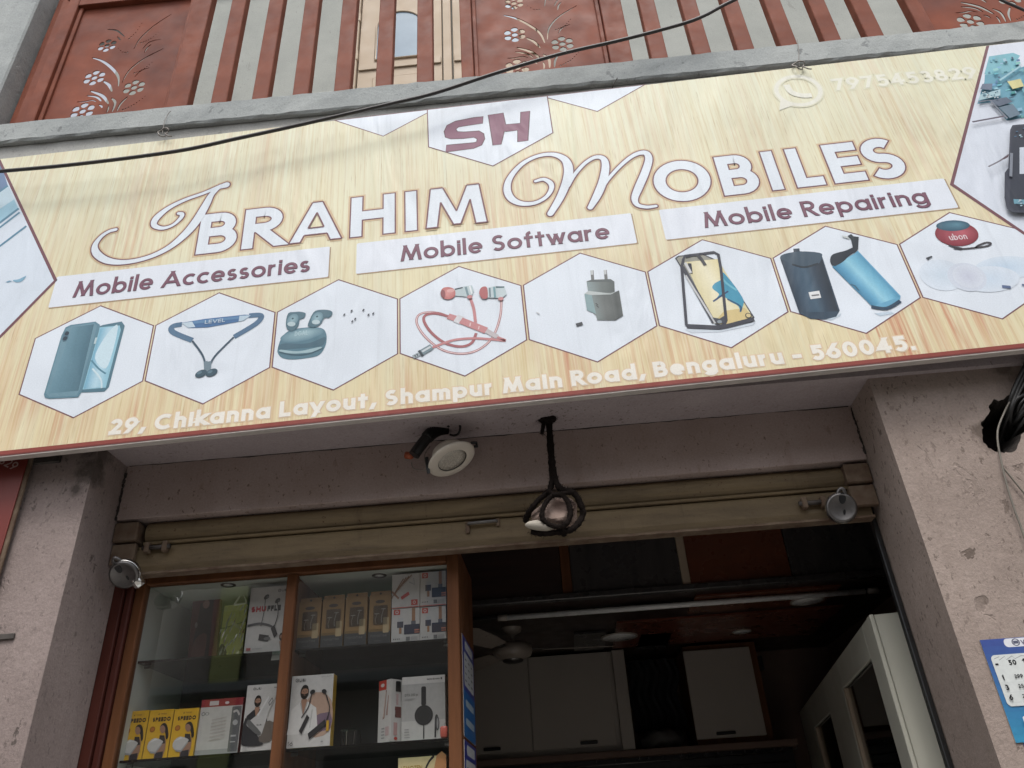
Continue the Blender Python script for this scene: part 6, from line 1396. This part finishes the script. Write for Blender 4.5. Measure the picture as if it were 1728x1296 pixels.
# ------------------------------------------------------------------ inside the shop
def tube_light():
    a, b = at(845, 1043, 3.86), at(1470, 997, 3.86); z = (a.z + b.z) / 2
    t = thing('tube_light', 'unlit white fluorescent tube across the shop ceiling', 'tube light', ((a.x + b.x) / 2, 3.86, z))
    finish('tube', tube([(a.x + .03, 3.86, a.z), (b.x - .03, 3.86, b.z)], .0135, 14), M['frosted'], t, True)
    for x, zz in ((a.x, a.z), (b.x, b.z)): finish('end_cap', tube([(x - .015, 3.86, zz), (x + .032, 3.86, zz)], .0155, 12), M['laminate_white'], t, True)
    finish('batten', box(a.x - .25, b.x + .12, 3.875, 3.91, z + .006, z + .022, bevel=.002), M['black'], t)
tube_light()
def ceiling_fan():
    c = at(865, 1098, 4.2); t = thing('ceiling_fan', 'beige three-bladed ceiling fan at rest under the dark shop ceiling', 'fan', c)
    m = Matrix.Translation(c)
    finish('motor_housing', lathe([(0, -.05), (.055, -.048), (.095, -.030), (.105, -.005), (.100, .02), (.07, .04), (.03, .048), (0, .05)], m, 40), M['fan'], t, True)
    finish('bottom_cap', lathe([(0, -.064), (.03, -.063), (.052, -.056), (.056, -.0485)], m, 32), M['steel'], t, True)
    finish('down_rod', tube([c + Vector((0, 0, .045)), Vector((c.x, c.y, .984 + EYE))], .012, 10), M['fan'], t, True)
    finish('canopy', lathe([(.012, -.04), (.05, -.02), (.055, 0)], Matrix.Translation((c.x, c.y, .984 + EYE)), 24), M['fan'], t, True)
    for i in range(3):
        mm = m @ Matrix.Rotation(R(8 + 120 * i), 4, 'Z') @ Matrix.Rotation(R(11), 4, 'X')
        bl = prism([(.16, -.045), (.30, -.062), (.50, -.066), (.535, -.045), (.535, .045), (.50, .066), (.30, .062), (.16, .045)], -.0015, .0015, 'z'); bl.transform(mm)
        b = finish('blade', bl, M['fan'], t)
        br = box(.08, .2, -.016, .016, .0018, .006, bevel=.001); br.transform(mm); finish('blade_bracket', br, M['steel'], b)
ceiling_fan()
def ceiling_lamps():
    for px, py, r, lb in ((1045, 1075, .105, 'round white flush lamp on the shop ceiling beside the fan'), (1252, 1066, .055, 'small round downlight on the red-brown ceiling board'), (1362, 1014, .085, 'dim round ceiling lamp near the tube light end')):
        z = .970 + EYE; c = atz(px, py, z); t = thing('ceiling_lamp', lb, 'lamp', c, 'round lamps in the shop ceiling'); m = Matrix.Translation(c) @ Matrix.Rotation(math.pi, 4, 'X')
        finish('trim', lathe([(r * .9, .004), (r, .003), (r, -.0015)], m, 32), M['laminate_white'], t, True); finish('diffuser', lathe([(0, .003), (r * .9, .0035), (r * .9, -.001)], m, 32), M['frosted'], t, True)
ceiling_lamps()
def wall_cupboard():
    Yc = 4.9; t = thing('wall_cupboard', 'off-white wall cupboard with plain doors at the back of the shop', 'cupboard', (.2, 5.1, .3 + EYE))
    X = lambda px, py=1190: at(px, py, Yc).x
    zt, z0 = .97 + EYE, at(900, 1277, Yc).z
    finish('carcass', box(X(700), X(1063), Yc + .02, 5.34, z0, zt - .002), M['laminate_white'], t)
    for a, b in ((700, 792), (794, 894), (896, 1034)):
        d = finish('door', box(X(a), X(b), Yc, Yc + .018, z0 + .03, zt - .004, bevel=.002), M['laminate_white'], t)
        xm = X(b) - .16 if b != 894 else X(a) + .12
        finish('handle', box(xm - .05, xm + .05, Yc - .012, Yc - .001, z0 + .045, z0 + .062, bevel=.003), M['black'], d)
    finish('trim_post', box(X(1042), X(1063), Yc - .03, Yc + .018, z0, zt - .003, bevel=.002), M['laminate_white'], t)
    finish('bottom_rail', box(X(700), X(1330), Yc - .04, Yc + .3, z0 - .035, z0 - .002, bevel=.003), M['shop_wall'], t)
    u = thing('side_cupboard', 'off-white cupboard door standing right of the dark niche at the back', 'cupboard', (X(1220), 5.1, z0))
    finish('carcass', box(X(1168), X(1296), Yc + .02, 5.34, z0 + .001, zt - .004), M['brown_wood'], u)
    d = finish('door', box(X(1167), X(1284), Yc, Yc + .018, z0 + .03, at(1220, 1094, Yc).z, bevel=.002), M['laminate_white'], u)
    finish('handle', box(X(1215) - .05, X(1215) + .06, Yc - .012, Yc - .001, z0 + .045, z0 + .062, bevel=.003), M['black'], d)
    finish('latch', box(X(1296), X(1302), Yc - .02, Yc + .02, at(1298, 1130, Yc).z, at(1298, 1106, Yc).z, bevel=.003), M['black'], u)
    bm = bmesh.new(); bmesh.ops.create_icosphere(bm, subdivisions=3, radius=1)
    c = at(1120, 1262, Yc + .15)
    for v in bm.verts:
        d_ = v.co.copy(); v.co = Vector((c.x + d_.x * .13, c.y + d_.y * .1, z0 + .001 + max(0, .05 + d_.z * .06 + .012 * math.sin(9 * d_.x + 4 * d_.y))))
    single('grey_bag', bm, M['grey_sack'], 'crumpled grey plastic bag lying in the dark niche', 'bag', smooth=True)
    n = thing('hanging_cloth', 'black cloth hanging in the niche between the cupboards', 'cloth', at(1112, 1240, 5.2))
    bm = bmesh.new(); g = []
    for i in range(25):
        x = X(1072) + (X(1162) - X(1072)) * i / 24
        g.append([bm.verts.new((x + .02 * math.sin(j), 5.18 + .03 * math.sin(i * .9) + .012 * math.sin(j * 1.1 + i), z0 + .12 + (zt - z0 - .14) * j / 10)) for j in range(11)])
    for i in range(24):
        for j in range(10): bm.faces.new((g[i][j], g[i + 1][j], g[i + 1][j + 1], g[i][j + 1]))
    finish('fold', bm, M['bag_black'], n, True)
    # a rack of small hanging goods below
    r = thing('goods_rack', 'dark rack with thin metal rods below the back cupboards', 'rack', (X(1080), 4.9, z0 - .6))
    finish('board', box(X(700), X(1325), Yc + .05, Yc + .07, z0 - .8, z0 - .037), M['black'], r)
    for i in range(3): finish('rod', tube([(X(800), Yc + .02, z0 - .07 - i * .05), (X(1310), Yc + .02, z0 - .06 - i * .05)], .004, 8), M['steel'], r, True)
    rnd = random.Random(8)
    for i in range(16): x = X(1000) + i * .075 + rnd.uniform(-.02, .02); finish('hook', tube([(x, Yc + .045, z0 - .05), (x, Yc - .03, z0 - .055), (x, Yc - .035, z0 - .04)], .0025, 6), M['steel'], r, True)
wall_cupboard()
def white_case():
    A = at(1473, 1037, 2.72); zt = A.z; d = Vector((.14924, .98880, 0)); q = Vector((.98880, -.14924, 0))
    rot3 = Matrix(((d.x, q.x, 0), (d.y, q.y, 0), (0, 0, 1)))
    t = thing('white_showcase', 'tall white showcase with glass doors along the right wall of the shop', 'showcase', (A.x, A.y, .15), rot=rot3)
    mw = MW[t.name]; H = zt - .15; L = 2.55; D = .19
    def b(*a, **k): x = box(*a, **k); x.transform(mw); return x
    W = M['case_white']
    finish('end_panel', b(0, .022, .002, D, 0, H - .001, bevel=.002), W, t); finish('end_panel', b(L - .022, L, .002, D, 0, H - .001), W, t)
    finish('top', b(.023, L - .023, .002, D, H - .03, H), W, t); finish('back', b(.023, L - .023, D - .012, D - .001, 0, H - .031), M['cab_inner'], t)
    ops = [(.16, .86, .482 + EYE), (1.36, 2.02, .45 + EYE)]
    finish('corner_trim', b(-.006, .05, -.014, 0, 0, H, bevel=.002), W, t)
    prev = .051
    for i, (a, c, z) in enumerate(ops):
        finish('stile', b(prev, a, -.012, .001, 0, H, bevel=.002), W, t); finish('rail', b(a + .001, c - .001, -.012, .001, z - .15, H, bevel=.002), W, t)
        finish('reveal', b(c - .03, c - .001, -.010, .03, 0, z - .151, bevel=.002), M['cream_wood'], t)
        finish('glass_door', b(a, c - .031, .004, .008, 0, z - .151), M['glass'], t)
        for s in (.35, .75, 1.15): finish('shelf', b(a, c, .012, D - .013, s, s + .012), M['shelf_glass'], t)
        prev = c
    finish('stile', b(prev, L, -.012, .001, 0, H, bevel=.002), W, t)
    rnd = random.Random(2)
    for i in range(10):
        x = .2 + (i % 5) * .13; s = (1.163, .763)[i // 5]; k = finish('stock_box', b(x, x + rnd.uniform(.05, .1), .05, .1, s, s + rnd.uniform(.09, .2), bevel=.002), rnd.choice([CARD_W, CARD_K, M['black'], CARD_R]), t)
white_case()
